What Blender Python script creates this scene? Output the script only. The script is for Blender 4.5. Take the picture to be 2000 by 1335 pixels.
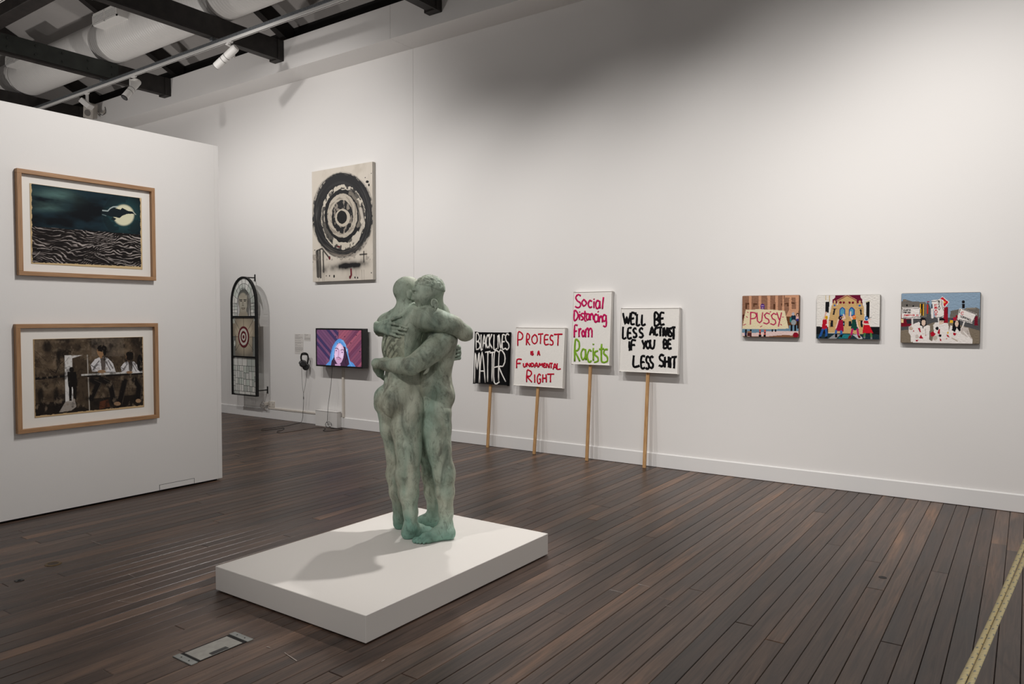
import bpy, bmesh, math, random
import numpy as np
from mathutils import Vector, Matrix
random.seed(7); RNG = np.random.default_rng(11)
scene = bpy.context.scene
for o in list(bpy.data.objects): bpy.data.objects.remove(o)

# ---------------------------------------------------------------- camera
FPX, CX, CY, HOR, CAMH = 1438.0, 1000.0, 667.5, 619.0, 1.6
PITCH = math.atan2(CY - HOR, FPX); YAW = math.atan2(2009.0 - 1000.0, FPX)
cam_data = bpy.data.cameras.new('camera'); cam = bpy.data.objects.new('camera', cam_data)
scene.collection.objects.link(cam); scene.camera = cam
cam_data.sensor_width = 36.0; cam_data.lens = FPX / 2000.0 * 36.0
cam_data.clip_start = 0.05; cam_data.clip_end = 200
cam.location = (0, 0, CAMH); cam.rotation_euler = (math.pi/2 - PITCH, 0, YAW)

# ---------------------------------------------------------------- world, exposure
world = bpy.data.worlds.new('world'); scene.world = world; world.use_nodes = True
world.node_tree.nodes['Background'].inputs[0].default_value = (1.0, 0.97, 0.95, 1)
world.node_tree.nodes['Background'].inputs[1].default_value = 0.35
vs = scene.view_settings
vs.view_transform = 'Standard'; vs.look = 'None'; vs.gamma = 1.0; vs.use_curve_mapping = False
vs.exposure = -0.22

# ---------------------------------------------------------------- gallery lamps (the track heads built further down hang here)
TRACK_Z = 5.17
TRACKS = {'wall': 5.82, 'mid': 3.60, 'near': -0.6}
#            track   X      aim (x,y,z)            watts cone blend
LAMPS = [
    ('mid', -10.9, (-10.3, 7.3, 1.9), 330, 100, 1.0),
    ('mid',  -7.9, (-8.2, 7.3, 2.9), 400, 96, 1.0),
    ('mid',  -6.9, (-6.8, 7.3, 1.7), 230, 84, 1.0),
    ('mid',  -5.6, (-5.2, 7.3, 1.3), 400, 80, 1.0),
    ('mid',  -3.9, (-3.3, 7.3, 1.4), 440, 80, 1.0),
    ('mid',  -1.9, (-1.3, 7.3, 1.9), 440, 84, 1.0),
    ('mid',  -0.4, (0.2, 7.3, 1.9), 560, 86, 1.0),
    ('mid',  -3.0, (-6.4, 3.2, 2.6), 420, 84, 1.0),
    ('mid',  -2.2, (-6.4, 1.8, 2.6), 330, 84, 1.0),
    ('wall', -2.75, (-3.35, 3.7, 0.9), 700, 34, 0.5),
    ('wall', -4.4, (-3.2, 3.5, 0.8), 300, 38, 0.5),
    ('near', -4.6, (-3.2, 3.6, 1.0), 380, 36, 0.6),
    ('near',  0.6, (-2.8, 3.8, 0.8), 300, 44, 0.6),
    ('near',  1.9, (0.6, 3.6, 0.0), 420, 80, 1.0),  # extra spot added to brighten the rope and right foreground floor
]
LAMP_SCALE = 0.8
FILL_LAMP_W = 290.0  # watts of the added ceiling fill lamps behind the partition
# ---------------------------------------------------------------- pixel helpers (a pixel gives a direction; a plane gives the distance)
_F0 = np.array([-math.sin(YAW), math.cos(YAW), 0.0]); _R = np.array([math.cos(YAW), math.sin(YAW), 0.0]); _Z = np.array([0, 0, 1.0])
_F = math.cos(PITCH)*_F0 - math.sin(PITCH)*_Z; _U = math.sin(PITCH)*_F0 + math.cos(PITCH)*_Z
_C = np.array([0, 0, CAMH])
def ray(x, y): return _F + (x-CX)/FPX*_R - (y-CY)/FPX*_U
def on_axis(x, y, ax, v):
    d = ray(x, y); t = (v - _C[ax])/d[ax]; return _C + t*d
def on_floor(x, y, z=0.0): return on_axis(x, y, 2, z)
def on_wall(x, y, Y): return on_axis(x, y, 1, Y)
def on_part(x, y, X): return on_axis(x, y, 0, X)
def at_depth(x, y, z): return _C + ray(x, y)*z
def project(P):
    d = np.asarray(P, float) - _C; z = d@_F
    return CX + FPX*(d@_R)/z, CY - FPX*(d@_U)/z
def lin(c):
    c = np.asarray(c, float)/255.0
    return np.where(c <= 0.04045, c/12.92, ((c+0.055)/1.055)**2.4)

# ---------------------------------------------------------------- object helpers
COL = scene.collection
def tag(o, label=None, cat=None, group=None, kind=None):
    if label: o['label'] = label
    if cat: o['category'] = cat
    if group: o['group'] = group
    if kind: o['kind'] = kind
    return o
def thing(name, loc, label, cat, group=None):
    o = bpy.data.objects.new(name, None); COL.objects.link(o)
    o.location = loc; o.empty_display_size = 0.05
    bpy.context.view_layer.update()
    return tag(o, label, cat, group)
def put(name, mesh, parent=None, M=None):
    """mesh in world coordinates (or local ones when M is given)"""
    o = bpy.data.objects.new(name, mesh); COL.objects.link(o)
    if M is None:
        n = len(mesh.vertices)
        co = np.empty(n*3, np.float32); mesh.vertices.foreach_get('co', co); co = co.reshape(-1, 3)
        lo, hi = co.min(0), co.max(0); c = np.array([(lo[0]+hi[0])/2, (lo[1]+hi[1])/2, lo[2]], np.float32)
        mesh.vertices.foreach_set('co', (co - c).ravel()); mesh.update()
        M = Matrix.Translation(Vector(c.tolist()))
    if parent is not None:
        o.parent = parent
        pw = PW.get(parent.name, Matrix.Translation(parent.location))
        o.matrix_parent_inverse = pw.inverted()
    o.matrix_basis = M
    PW[o.name] = M
    return o
PW = {}
def mesh_of(name, verts, faces, mat=None, smooth=False):
    m = bpy.data.meshes.new(name); m.from_pydata([tuple(map(float, v)) for v in verts], [], [tuple(map(int, f)) for f in faces])
    if smooth: m.polygons.foreach_set('use_smooth', [True]*len(m.polygons))
    if mat: m.materials.append(mat)
    m.update(); return m
class MB:
    """collects shapes into one bmesh"""
    def __init__(s): s.bm = bmesh.new()
    def box(s, lo, hi, bevel=0.0, M=None, seg=1):
        r = bmesh.ops.create_cube(s.bm, size=1.0); vs_ = r['verts']
        lo, hi = np.minimum(lo, hi), np.maximum(lo, hi)
        for v in vs_: v.co = Vector([lo[i] + (v.co[i]+0.5)*(hi[i]-lo[i]) for i in range(3)])
        if M is not None:
            for v in vs_: v.co = M @ v.co
        if bevel > 0:
            es = list({e for v in vs_ for e in v.link_edges})
            bmesh.ops.bevel(s.bm, geom=es, offset=bevel, segments=seg, affect='EDGES', profile=0.5)
        return s
    def cyl(s, a, b, r1, r2=None, n=20, cap=True):
        a, b = Vector(a), Vector(b); r2 = r1 if r2 is None else r2
        d = b - a; q = Vector((0, 0, 1)).rotation_difference(d.normalized()).to_matrix().to_4x4()
        M = Matrix.Translation((a+b)/2) @ q
        bmesh.ops.create_cone(s.bm, cap_ends=cap, segments=n, radius1=r1, radius2=r2, depth=d.length, matrix=M); return s
    def raw(s, verts, faces):
        vv = [s.bm.verts.new(tuple(map(float, v))) for v in verts]
        for f in faces:
            try: s.bm.faces.new([vv[i] for i in f])
            except ValueError: pass
        return s
    def tube(s, pts, r, n=8, closed=False, flat=1.0, up=None):
        v, f = sweep(pts, r, n, closed, flat, up); return s.raw(v, f)
    def mesh(s, name, mat, smooth=False):
        bmesh.ops.recalc_face_normals(s.bm, faces=s.bm.faces)
        m = bpy.data.meshes.new(name); s.bm.to_mesh(m); s.bm.free(); m.materials.append(mat)
        if smooth: m.polygons.foreach_set('use_smooth', [True]*len(m.polygons))
        return m
    def build(s, name, mat, parent=None, smooth=False, M=None): return put(name, s.mesh(name, mat, smooth), parent, M)
def sweep(pts, r, n=8, closed=False, flat=1.0, up=None):
    P = [np.asarray(p, float) for p in pts]; N = len(P); V = []; Fc = []
    rr = r if hasattr(r, '__len__') else [r]*N
    ref = np.array(up, float) if up is not None else None; nprev = None
    for i in range(N):
        a = P[i-1] if (i > 0 or closed) else P[i]; b = P[(i+1) % N] if (i < N-1 or closed) else P[i]
        t = b - a; t = t/(np.linalg.norm(t)+1e-12)
        if ref is not None: nn = ref - t*(ref@t)
        else:
            base = nprev if nprev is not None else (np.array([0, 0, 1.0]) if abs(t[2]) < 0.9 else np.array([1.0, 0, 0]))
            nn = base - t*(base@t)
        nn = nn/(np.linalg.norm(nn)+1e-12); nprev = nn; bb = np.cross(t, nn)
        for k in range(n):
            an = 2*math.pi*k/n; V.append(P[i] + rr[i]*(math.cos(an)*nn*flat + math.sin(an)*bb))
    for i in range(N if closed else N-1):
        j = (i+1) % N
        for k in range(n): Fc.append((i*n+k, i*n+(k+1) % n, j*n+(k+1) % n, j*n+k))
    if not closed: Fc.append(tuple(range(n))[::-1]); Fc.append(tuple((N-1)*n+k for k in range(n)))
    return V, Fc
def smooth_pts(pts, sub=6):
    P = [np.asarray(p, float) for p in pts]; out = []
    for i in range(len(P)-1):
        p0 = P[max(i-1, 0)]; p1 = P[i]; p2 = P[i+1]; p3 = P[min(i+2, len(P)-1)]
        for k in range(sub):
            t = k/sub; out.append(0.5*((2*p1)+(-p0+p2)*t+(2*p0-5*p1+4*p2-p3)*t*t+(-p0+3*p1-3*p2+p3)*t**3))
    out.append(P[-1]); return out

# ---------------------------------------------------------------- materials
def new_mat(name):
    m = bpy.data.materials.new(name); m.use_nodes = True
    nt = m.node_tree; return m, nt, nt.nodes['Principled BSDF']
def N(nt, t, **kw):
    n = nt.nodes.new(t)
    for k, v in kw.items():
        if k.startswith('i_'): n.inputs[k[2:].replace('_', ' ')].default_value = v
        else: setattr(n, k, v)
    return n
def plain(name, rgb, rough=0.6, metal=0.0, bump=0.0, bscale=200.0, var=0.0, vscale=6.0, spec=0.5):
    """srgb 0-255 colour, light noise relief and light colour variation"""
    m, nt, b = new_mat(name); c = tuple(lin(rgb))+(1,)
    b.inputs['Roughness'].default_value = rough; b.inputs['Metallic'].default_value = metal
    b.inputs['Specular IOR Level'].default_value = spec
    b.inputs['Base Color'].default_value = c
    tc = N(nt, 'ShaderNodeTexCoord')
    if var > 0:
        no = N(nt, 'ShaderNodeTexNoise', i_Scale=vscale, i_Detail=4.0); nt.links.new(tc.outputs['Object'], no.inputs['Vector'])
        cr = N(nt, 'ShaderNodeValToRGB'); cr.color_ramp.elements[0].position = 0.3; cr.color_ramp.elements[1].position = 0.7
        cr.color_ramp.elements[0].color = tuple(np.array(c[:3])*(1-var))+(1,); cr.color_ramp.elements[1].color = tuple(np.minimum(np.array(c[:3])*(1+var), 1))+(1,)
        nt.links.new(no.outputs['Fac'], cr.inputs['Fac']); nt.links.new(cr.outputs['Color'], b.inputs['Base Color'])
    if bump > 0:
        nb = N(nt, 'ShaderNodeTexNoise', i_Scale=bscale, i_Detail=3.0); nt.links.new(tc.outputs['Object'], nb.inputs['Vector'])
        bp = N(nt, 'ShaderNodeBump', i_Strength=bump, i_Distance=0.002); nt.links.new(nb.outputs['Fac'], bp.inputs['Height'])
        nt.links.new(bp.outputs['Normal'], b.inputs['Normal'])
    return m
M_WALL = plain('wall_paint', (232, 230, 228), 0.62, bump=0.12, bscale=90, spec=0.3)
M_TRIM = plain('trim_gloss_paint', (228, 227, 226), 0.45, spec=0.4)
M_PLINTH = plain('plinth_paint', (226, 222, 217), 0.55, spec=0.35)
M_BEAM = plain('old_dark_beam', (34, 29, 27), 0.6, bump=0.5, bscale=25, var=0.45, vscale=9)
M_PLATE = plain('dark_green_steel_plate', (50, 53, 50), 0.5, metal=0.3, var=0.2)
M_DARK = plain('roof_shadow_paint', (62, 58, 57), 0.8, var=0.1)
M_LINING = plain('ceiling_lining', (176, 172, 169), 0.8, var=0.05, vscale=2)
M_GALV = plain('galvanised_steel', (142, 146, 150), 0.45, metal=0.7, var=0.25, vscale=60)
M_WHITE = plain('white_powder_coat', (222, 220, 217), 0.4)
M_CREAM = plain('cream_plastic', (214, 207, 197), 0.45)
M_BLACK = plain('black_plastic', (22, 22, 23), 0.42)
M_BLACKM = plain('black_steel', (20, 20, 21), 0.5, metal=0.3)
M_SPK = plain('speaker_case', (190, 184, 176), 0.5)
M_GRILLE = plain('speaker_grille', (120, 116, 112), 0.7)
M_LENS = plain('lamp_lens', (70, 70, 70), 0.15)
M_SLOT = plain('track_slot', (60, 58, 56), 0.6)
M_BRASS = plain('dull_brass', (120, 100, 70), 0.45, metal=0.7, var=0.3, vscale=40)
M_STEELLID = plain('brushed_floor_steel', (152, 150, 144), 0.5, metal=0.25, var=0.12, vscale=25)
M_STEELEDGE = plain('worn_floor_steel', (138, 140, 137), 0.5, metal=0.3, var=0.15, vscale=25)
M_MAT = plain('mat_board', (236, 232, 226), 0.8)
M_CANVAS_EDGE = plain('canvas_edge', (205, 200, 190), 0.85, bump=0.3, bscale=300)
M_WOOLW = plain('white_wool', (238, 235, 230), 0.95, bump=1.0, bscale=260, var=0.05, vscale=120, spec=0.1)
M_WOOLK = plain('black_wool', (20, 20, 22), 0.95, bump=1.0, bscale=260, spec=0.1)
M_WOOLR = plain('red_wool', (190, 24, 52), 0.95, bump=1.0, bscale=260, var=0.25, vscale=70, spec=0.1)
M_WOOLP = plain('magenta_wool', (196, 26, 92), 0.95, bump=1.0, bscale=260, var=0.25, vscale=70, spec=0.1)
M_WOOLG = plain('green_wool', (128, 172, 50), 0.95, bump=1.0, bscale=260, var=0.2, vscale=70, spec=0.1)
M_STANCH = plain('dark_stanchion_steel', (60, 60, 62), 0.35, metal=0.8)

def wood_mat(name, c1, c2, axis='Z', scale=18.0, rough=0.5):
    m, nt, b = new_mat(name); b.inputs['Roughness'].default_value = rough
    tc = N(nt, 'ShaderNodeTexCoord'); mp = N(nt, 'ShaderNodeMapping')
    s = [scale]*3; s['XYZ'.index(axis)] = scale*0.06; mp.inputs['Scale'].default_value = s
    no = N(nt, 'ShaderNodeTexNoise', i_Scale=2.0, i_Detail=6.0, i_Distortion=0.6)
    cr = N(nt, 'ShaderNodeValToRGB'); cr.color_ramp.elements[0].position = 0.32; cr.color_ramp.elements[1].position = 0.68
    cr.color_ramp.elements[0].color = tuple(lin(c1))+(1,); cr.color_ramp.elements[1].color = tuple(lin(c2))+(1,)
    L = nt.links.new
    L(tc.outputs['Object'], mp.inputs['Vector']); L(mp.outputs['Vector'], no.inputs['Vector']); L(no.outputs['Fac'], cr.inputs['Fac']); L(cr.outputs['Color'], b.inputs['Base Color'])
    bp = N(nt, 'ShaderNodeBump', i_Strength=0.15, i_Distance=0.002); L(no.outputs['Fac'], bp.inputs['Height']); L(bp.outputs['Normal'], b.inputs['Normal'])
    return m
M_STICK = wood_mat('pine_stick', (172, 128, 82), (206, 166, 116), 'Z', 40)
M_FRAME_H = wood_mat('oak_frame_rail', (150, 112, 78), (178, 138, 100), 'Y', 40)
M_FRAME_V = wood_mat('oak_frame_stile', (150, 112, 78), (178, 138, 100), 'Z', 40)

def floor_mat():
    m, nt, b = new_mat('dark_hardwood_board'); L = nt.links.new
    geo = N(nt, 'ShaderNodeNewGeometry'); oi = N(nt, 'ShaderNodeObjectInfo')
    add = N(nt, 'ShaderNodeMath', operation='ADD'); L(geo.outputs['Random Per Island'], add.inputs[0]); L(oi.outputs['Random'], add.inputs[1])
    fr = N(nt, 'ShaderNodeMath', operation='FRACT'); L(add.outputs[0], fr.inputs[0])
    off = N(nt, 'ShaderNodeVectorMath', operation='SCALE'); off.inputs[0].default_value = (37.0, 91.0, 53.0); L(fr.outputs[0], off.inputs['Scale'])
    ad = N(nt, 'ShaderNodeVectorMath', operation='ADD'); L(geo.outputs['Position'], ad.inputs[0]); L(off.outputs[0], ad.inputs[1])
    mp = N(nt, 'ShaderNodeMapping'); mp.inputs['Scale'].default_value = (26, 1.1, 26); L(ad.outputs[0], mp.inputs['Vector'])
    gr = N(nt, 'ShaderNodeTexNoise', i_Scale=1.6, i_Detail=7.0, i_Roughness=0.62, i_Distortion=1.1); L(mp.outputs[0], gr.inputs['Vector'])
    mp2 = N(nt, 'ShaderNodeMapping'); mp2.inputs['Scale'].default_value = (7, 0.9, 7); L(ad.outputs[0], mp2.inputs['Vector'])
    pt = N(nt, 'ShaderNodeTexNoise', i_Scale=1.0, i_Detail=3.0, i_Distortion=0.8); L(mp2.outputs[0], pt.inputs['Vector'])
    ramp = N(nt, 'ShaderNodeValToRGB'); els = ramp.color_ramp.elements
    els[0].position = 0.0; els[0].color = tuple(lin((58, 46, 41)))+(1,)
    els[1].position = 1.0; els[1].color = tuple(lin((136, 104, 82)))+(1,)
    for p, c in ((0.35, (80, 63, 54)), (0.6, (96, 77, 66)), (0.8, (113, 89, 74))):
        e = els.new(p); e.color = tuple(lin(c))+(1,)
    # board tone + patches
    s1 = N(nt, 'ShaderNodeMath', operation='MULTIPLY'); L(pt.outputs['Fac'], s1.inputs[0]); s1.inputs[1].default_value = 1.5
    s2 = N(nt, 'ShaderNodeMath', operation='MULTIPLY'); L(fr.outputs[0], s2.inputs[0]); s2.inputs[1].default_value = 0.62
    s3 = N(nt, 'ShaderNodeMath', operation='ADD'); L(s1.outputs[0], s3.inputs[0]); L(s2.outputs[0], s3.inputs[1])
    s4 = N(nt, 'ShaderNodeMath', operation='SUBTRACT'); L(s3.outputs[0], s4.inputs[0]); s4.inputs[1].default_value = 0.60; s4.use_clamp = True
    L(s4.outputs[0], ramp.inputs['Fac'])
    gm = N(nt, 'ShaderNodeValToRGB'); gm.color_ramp.elements[0].position = 0.30; gm.color_ramp.elements[0].color = (0.42, 0.42, 0.42, 1)
    gm.color_ramp.elements[1].position = 0.62; gm.color_ramp.elements[1].color = (1.08, 1.06, 1.04, 1); L(gr.outputs['Fac'], gm.inputs['Fac'])
    mx = N(nt, 'ShaderNodeMix', data_type='RGBA', blend_type='MULTIPLY'); mx.inputs[0].default_value = 1.0
    L(ramp.outputs['Color'], mx.inputs[6]); L(gm.outputs['Color'], mx.inputs[7])
    # pale scuffs and dark spots
    sp = N(nt, 'ShaderNodeTexVoronoi', i_Scale=22.0); L(geo.outputs['Position'], sp.inputs['Vector'])
    spr = N(nt, 'ShaderNodeValToRGB'); spr.color_ramp.elements[0].position = 0.05; spr.color_ramp.elements[0].color = (0.3, 0.28, 0.27, 1)
    spr.color_ramp.elements[1].position = 0.09; spr.color_ramp.elements[1].color = (1, 1, 1, 1); L(sp.outputs['Distance'], spr.inputs['Fac'])
    mx2 = N(nt, 'ShaderNodeMix', data_type='RGBA', blend_type='MULTIPLY'); mx2.inputs[0].default_value = 0.75
    L(mx.outputs[2], mx2.inputs[6]); L(spr.outputs['Color'], mx2.inputs[7])
    L(mx2.outputs[2], b.inputs['Base Color'])
    rr = N(nt, 'ShaderNodeMapRange'); rr.inputs[3].default_value = 0.26; rr.inputs[4].default_value = 0.46; L(pt.outputs['Fac'], rr.inputs[0]); L(rr.outputs[0], b.inputs['Roughness'])
    b.inputs['Specular IOR Level'].default_value = 0.38
    bp = N(nt, 'ShaderNodeBump', i_Strength=0.25, i_Distance=0.0015); L(gr.outputs['Fac'], bp.inputs['Height']); L(bp.outputs['Normal'], b.inputs['Normal'])
    return m
M_FLOOR = floor_mat()
M_SUB = plain('dark_subfloor', (14, 12, 11), 0.9)

def attr_mat(name, rough=0.8, emit=0.0, bump=0.0, bscale=300.0, spec=0.3):
    m, nt, b = new_mat(name); a = N(nt, 'ShaderNodeAttribute', attribute_name='Col')
    b.inputs['Roughness'].default_value = rough; b.inputs['Specular IOR Level'].default_value = spec
    if emit > 0:
        b.inputs['Base Color'].default_value = (0.01, 0.01, 0.01, 1)
        nt.links.new(a.outputs['Color'], b.inputs['Emission Color']); b.inputs['Emission Strength'].default_value = emit
    else: nt.links.new(a.outputs['Color'], b.inputs['Base Color'])
    if bump > 0:
        tc = N(nt, 'ShaderNodeTexCoord'); nb = N(nt, 'ShaderNodeTexNoise', i_Scale=bscale, i_Detail=2.0); nt.links.new(tc.outputs['Object'], nb.inputs['Vector'])
        bp = N(nt, 'ShaderNodeBump', i_Strength=bump, i_Distance=0.003); nt.links.new(nb.outputs['Fac'], bp.inputs['Height']); nt.links.new(bp.outputs['Normal'], b.inputs['Normal'])
    return m
# ---------------------------------------------------------------- room shell
WY = 7.30            # face of the long white wall
XL, XR, YB = -19.0, 5.5, -5.0
SOF_Z, SOF_Y, FAS_Z = 5.137, 6.88, 5.565
SEAM_X = -6.72
def struct(name, mb, mat): return tag(mb.build(name, mat), kind='structure')
wall = struct('wall_back', MB().box((XL, WY+0.012, 0), (XR, WY+0.2, 6.0)), M_SUB)
for x0, x1 in ((XL, SEAM_X-0.0015), (SEAM_X+0.0015, XR)):
    MB().box((x0, WY, 0.0), (x1, WY+0.012, SOF_Z+0.02)).build('wall_panel', M_WALL, wall)
bb = MB().box((XL, WY-0.016, 0.004), (XR, WY, 0.142)).raw(*([[(XL, WY-0.016, 0.142), (XR, WY-0.016, 0.142), (XR, WY, 0.150), (XL, WY, 0.150), (XL, WY, 0.142), (XR, WY, 0.142)], [(0, 1, 2, 3), (0, 3, 4), (1, 5, 2)]]))
struct('baseboard_back', bb, M_TRIM)
blk = struct('trim_1', MB().box((XL, SOF_Y+0.01, SOF_Z+0.01), (XR, WY, FAS_Z-0.01)), M_SUB)
for x0, x1 in ((XL, SEAM_X-0.001), (SEAM_X+0.001, XR)):
    MB().box((x0, SOF_Y, SOF_Z), (x1, WY+0.001, FAS_Z), bevel=0.002).build('bulkhead_panel', M_WALL, blk)
struct('wall_left', MB().box((XL-0.2, YB, 0), (XL, WY+0.2, 9.0)), M_WALL)

# free-standing partition with a shadow gap at the floor
PX, PY, PZ, PT = -6.48, 4.262, 3.257, 0.30
pt = struct('wall_partition', MB().box((PX-PT, -2.2, 0.018), (PX, PY-0.012, PZ)), M_WALL)
MB().box((PX-PT-0.003, PY-0.045, 0.018), (PX+0.002, PY, PZ), bevel=0.0015).build('corner_bead', M_WALL, pt)
MB().box((PX-PT+0.03, -2.15, 0.0), (PX-0.03, PY-0.04, 0.018)).build('recessed_plinth', M_SUB, pt)
h0, h1 = on_part(312, 950, PX), on_part(379, 936, PX)
y0, y1, zt = h0[1], h1[1], 0.065
MB().box((PX, y0-0.004, zt), (PX+0.0012, y1+0.004, zt+0.003)).box((PX, y0-0.004, 0.018), (PX+0.0012, y0-0.001, zt)).box((PX, y1+0.001, 0.018), (PX+0.0012, y1+0.004, zt)).build('hatch_gap', M_SUB, pt)
MB().box((PX, y0, 0.019), (PX+0.003, y1, zt-0.001), bevel=0.001).build('access_hatch', M_WALL, pt)

# ---------------------------------------------------------------- floor boards
PW_ = 0.095
fl = struct('floor', MB().box((XL, YB, -0.16), (XR, WY+0.05, -0.012)), M_SUB)
def board_mesh(mb, x0, x1, y0, y1, c=0.0022):
    zt, zb = 0.0, -0.013
    v = [(x0, y0, zb), (x1, y0, zb), (x1, y1, zb), (x0, y1, zb), (x0, y0, zt-c), (x1, y0, zt-c), (x1, y1, zt-c), (x0, y1, zt-c), (x0+c, y0+c*.6, zt), (x1-c, y0+c*.6, zt), (x1-c, y1-c*.6, zt), (x0+c, y1-c*.6, zt)]
    f = [(0, 1, 5, 4), (1, 2, 6, 5), (2, 3, 7, 6), (3, 0, 4, 7), (4, 5, 9, 8), (5, 6, 10, 9), (6, 7, 11, 10), (7, 4, 8, 11), (8, 9, 10, 11)]
    return v, f
v_, f_ = board_mesh(None, -PW_/2+0.0013, PW_/2-0.0013, -0.5, 0.5)
unit = mesh_of('floor_board', v_, f_, M_FLOOR)
boards = []
rb = random.Random(5)
xs = np.arange(XL+PW_/2, XR, PW_)
for i, x in enumerate(xs):
    y = YB + rb.uniform(0.0, 1.5); y0 = YB
    while y0 < WY - 0.02:
        y1 = min(y0 + rb.uniform(2.4, 5.2), WY - 0.004) if y0 > YB else min(YB + rb.uniform(1.5, 4.5), WY-0.004)
        if WY - y1 < 0.7: y1 = WY - 0.004
        # seen area in the photograph
        a = 0.0
        for t in np.linspace(0.0, 1.0, 12):
            P = (x, y0+(y1-y0)*t, 0); dz = (np.array(P)-_C)@_F
            if dz > 0.5:
                u, v = project(P)
                if -20 < u < 2020 and 0 < v < 1345 and not (x < PX and P[1] < PY - 0.0 and u < 437): a += (y1-y0)/dz**2.6
        boards.append((a, x, y0, y1)); y0 = y1
boards.sort(reverse=True)
near = boards[:295]; rest = boards[295:]
for a, x, y0, y1 in near:
    o = bpy.data.objects.new('floor_board', unit); COL.objects.link(o); o.parent = fl
    fp = PW['floor']; o.matrix_parent_inverse = fp.inverted()
    o.matrix_basis = Matrix.Translation((x, (y0+y1)/2, rb.uniform(-0.0012, 0.0))) @ Matrix.Diagonal((1, (y1-y0)-0.0012, 1, 1))
V_, F_ = [], []
for a, x, y0, y1 in rest:
    v, f = board_mesh(None, x-PW_/2+0.0013, x+PW_/2-0.0013, y0+0.0006, y1-0.0006); b0 = len(V_)
    V_ += v; F_ += [tuple(k+b0 for k in q) for q in f]
tag(put('floor_boards', mesh_of('floor_boards', V_, F_, M_FLOOR), fl), kind='stuff')

# ---------------------------------------------------------------- roof: dark tie beams, rafters, lining, duct
RS = 0.5                                            # roof pitch
def roofz(y): return 5.85 + RS*(7.5 - y)
RIDGE = 1.2
rv = [(XL, 7.5, roofz(7.5)), (XR, 7.5, roofz(7.5)), (XR, RIDGE, roofz(RIDGE)), (XL, RIDGE, roofz(RIDGE)), (XR, YB-0.2, 5.85), (XL, YB-0.2, 5.85)]
rv2 = [(a, b, c+0.1) for a, b, c in rv]
struct('ceiling', MB().raw(rv+rv2, [(0, 1, 2, 3), (3, 2, 4, 5), (6, 9, 8, 7), (9, 11, 10, 8), (0, 6, 7, 1), (5, 4, 10, 11), (0, 3, 9, 6), (3, 5, 11, 9), (1, 7, 8, 2), (2, 8, 10, 4)]), M_LINING)
BX = [-17.64, -14.705, -11.77, -8.84, -5.87, -2.93, 0.0, 2.95]
names = ['the far end', 'the speaker', 'the bolted steel plate', 'the tall spotlight', 'the top edge of the picture', 'the statue', 'the camera', 'the right wall']
BEAML = {-17.64: 'dark tie beam farthest beyond the white partition', -14.705: 'dark tie beam just above the far top edge of the partition',
         -11.77: 'dark tie beam with riveted green steel plate under the white duct', -8.84: 'dark tie beam crossing above the large tilted spotlight',
         -5.87: 'dark tie beam whose end meets the bulkhead near top centre', -2.93: 'dark tie beam overhead above the statue, out of frame',
         0.0: 'dark tie beam overhead above the camera, out of frame', 2.95: 'dark tie beam overhead by the right wall, out of frame'}
for x in BX:
    t = thing('tie_beam', (x-0.08, 3.0, 5.29), BEAML[x], 'beam', 'roof tie beams')
    MB().box((x-0.16, YB+0.02, 5.29), (x, SOF_Y+0.015, 5.56), bevel=0.008).build('timber', M_BEAM, t)
    MB().box((x-0.02, YB+0.02, 5.275), (x+0.004, SOF_Y-0.03, 5.30), bevel=0.002).build('bottom_flange', M_BEAM, t)
    if x == -11.77:
        MB().box((x, 3.2, 5.31), (x+0.012, 6.02, 5.55), bevel=0.002).build('steel_plate', M_PLATE, t)
        for k in range(8):
            for zz in (5.37, 5.49):
                yy = 3.4 + k*0.36; MB().cyl((x+0.01, yy, zz), (x+0.03, yy, zz), 0.018, 0.014, 8).build('bolt', M_PLATE, t)
    MB().box((x-0.19, SOF_Y-0.10, 5.27), (x+0.012, SOF_Y+0.012, 5.56), bevel=0.004).build('end_shoe', M_BEAM, t)
for x in BX:
    t = tag(MB().raw([(x-0.42, 7.45, roofz(7.45)-0.26), (x-0.30, 7.45, roofz(7.45)-0.26), (x-0.30, RIDGE, roofz(RIDGE)-0.26), (x-0.42, RIDGE, roofz(RIDGE)-0.26),
                      (x-0.42, 7.45, roofz(7.45)-0.01), (x-0.30, 7.45, roofz(7.45)-0.01), (x-0.30, RIDGE, roofz(RIDGE)-0.01), (x-0.42, RIDGE, roofz(RIDGE)-0.01)],
                     [(0, 3, 2, 1), (4, 5, 6, 7), (0, 1, 5, 4), (1, 2, 6, 5), (2, 3, 7, 6), (3, 0, 4, 7)]).build('rafter', M_BEAM),
            BEAML[x].replace('dark tie beam', 'sloping dark rafter above the tie beam').replace('whose end', 'that'), 'rafter', 'roof rafters')
for k, (yy, zz) in enumerate(((4.28, 5.56),)):
    tag(MB().box((XL+0.02, yy-0.10, zz), (XR-0.02, yy+0.10, zz+0.28), bevel=0.008).build('roof_plate_beam', M_BEAM), 'long dark timber lying across the tie beams left of the duct', 'beam')

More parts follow.
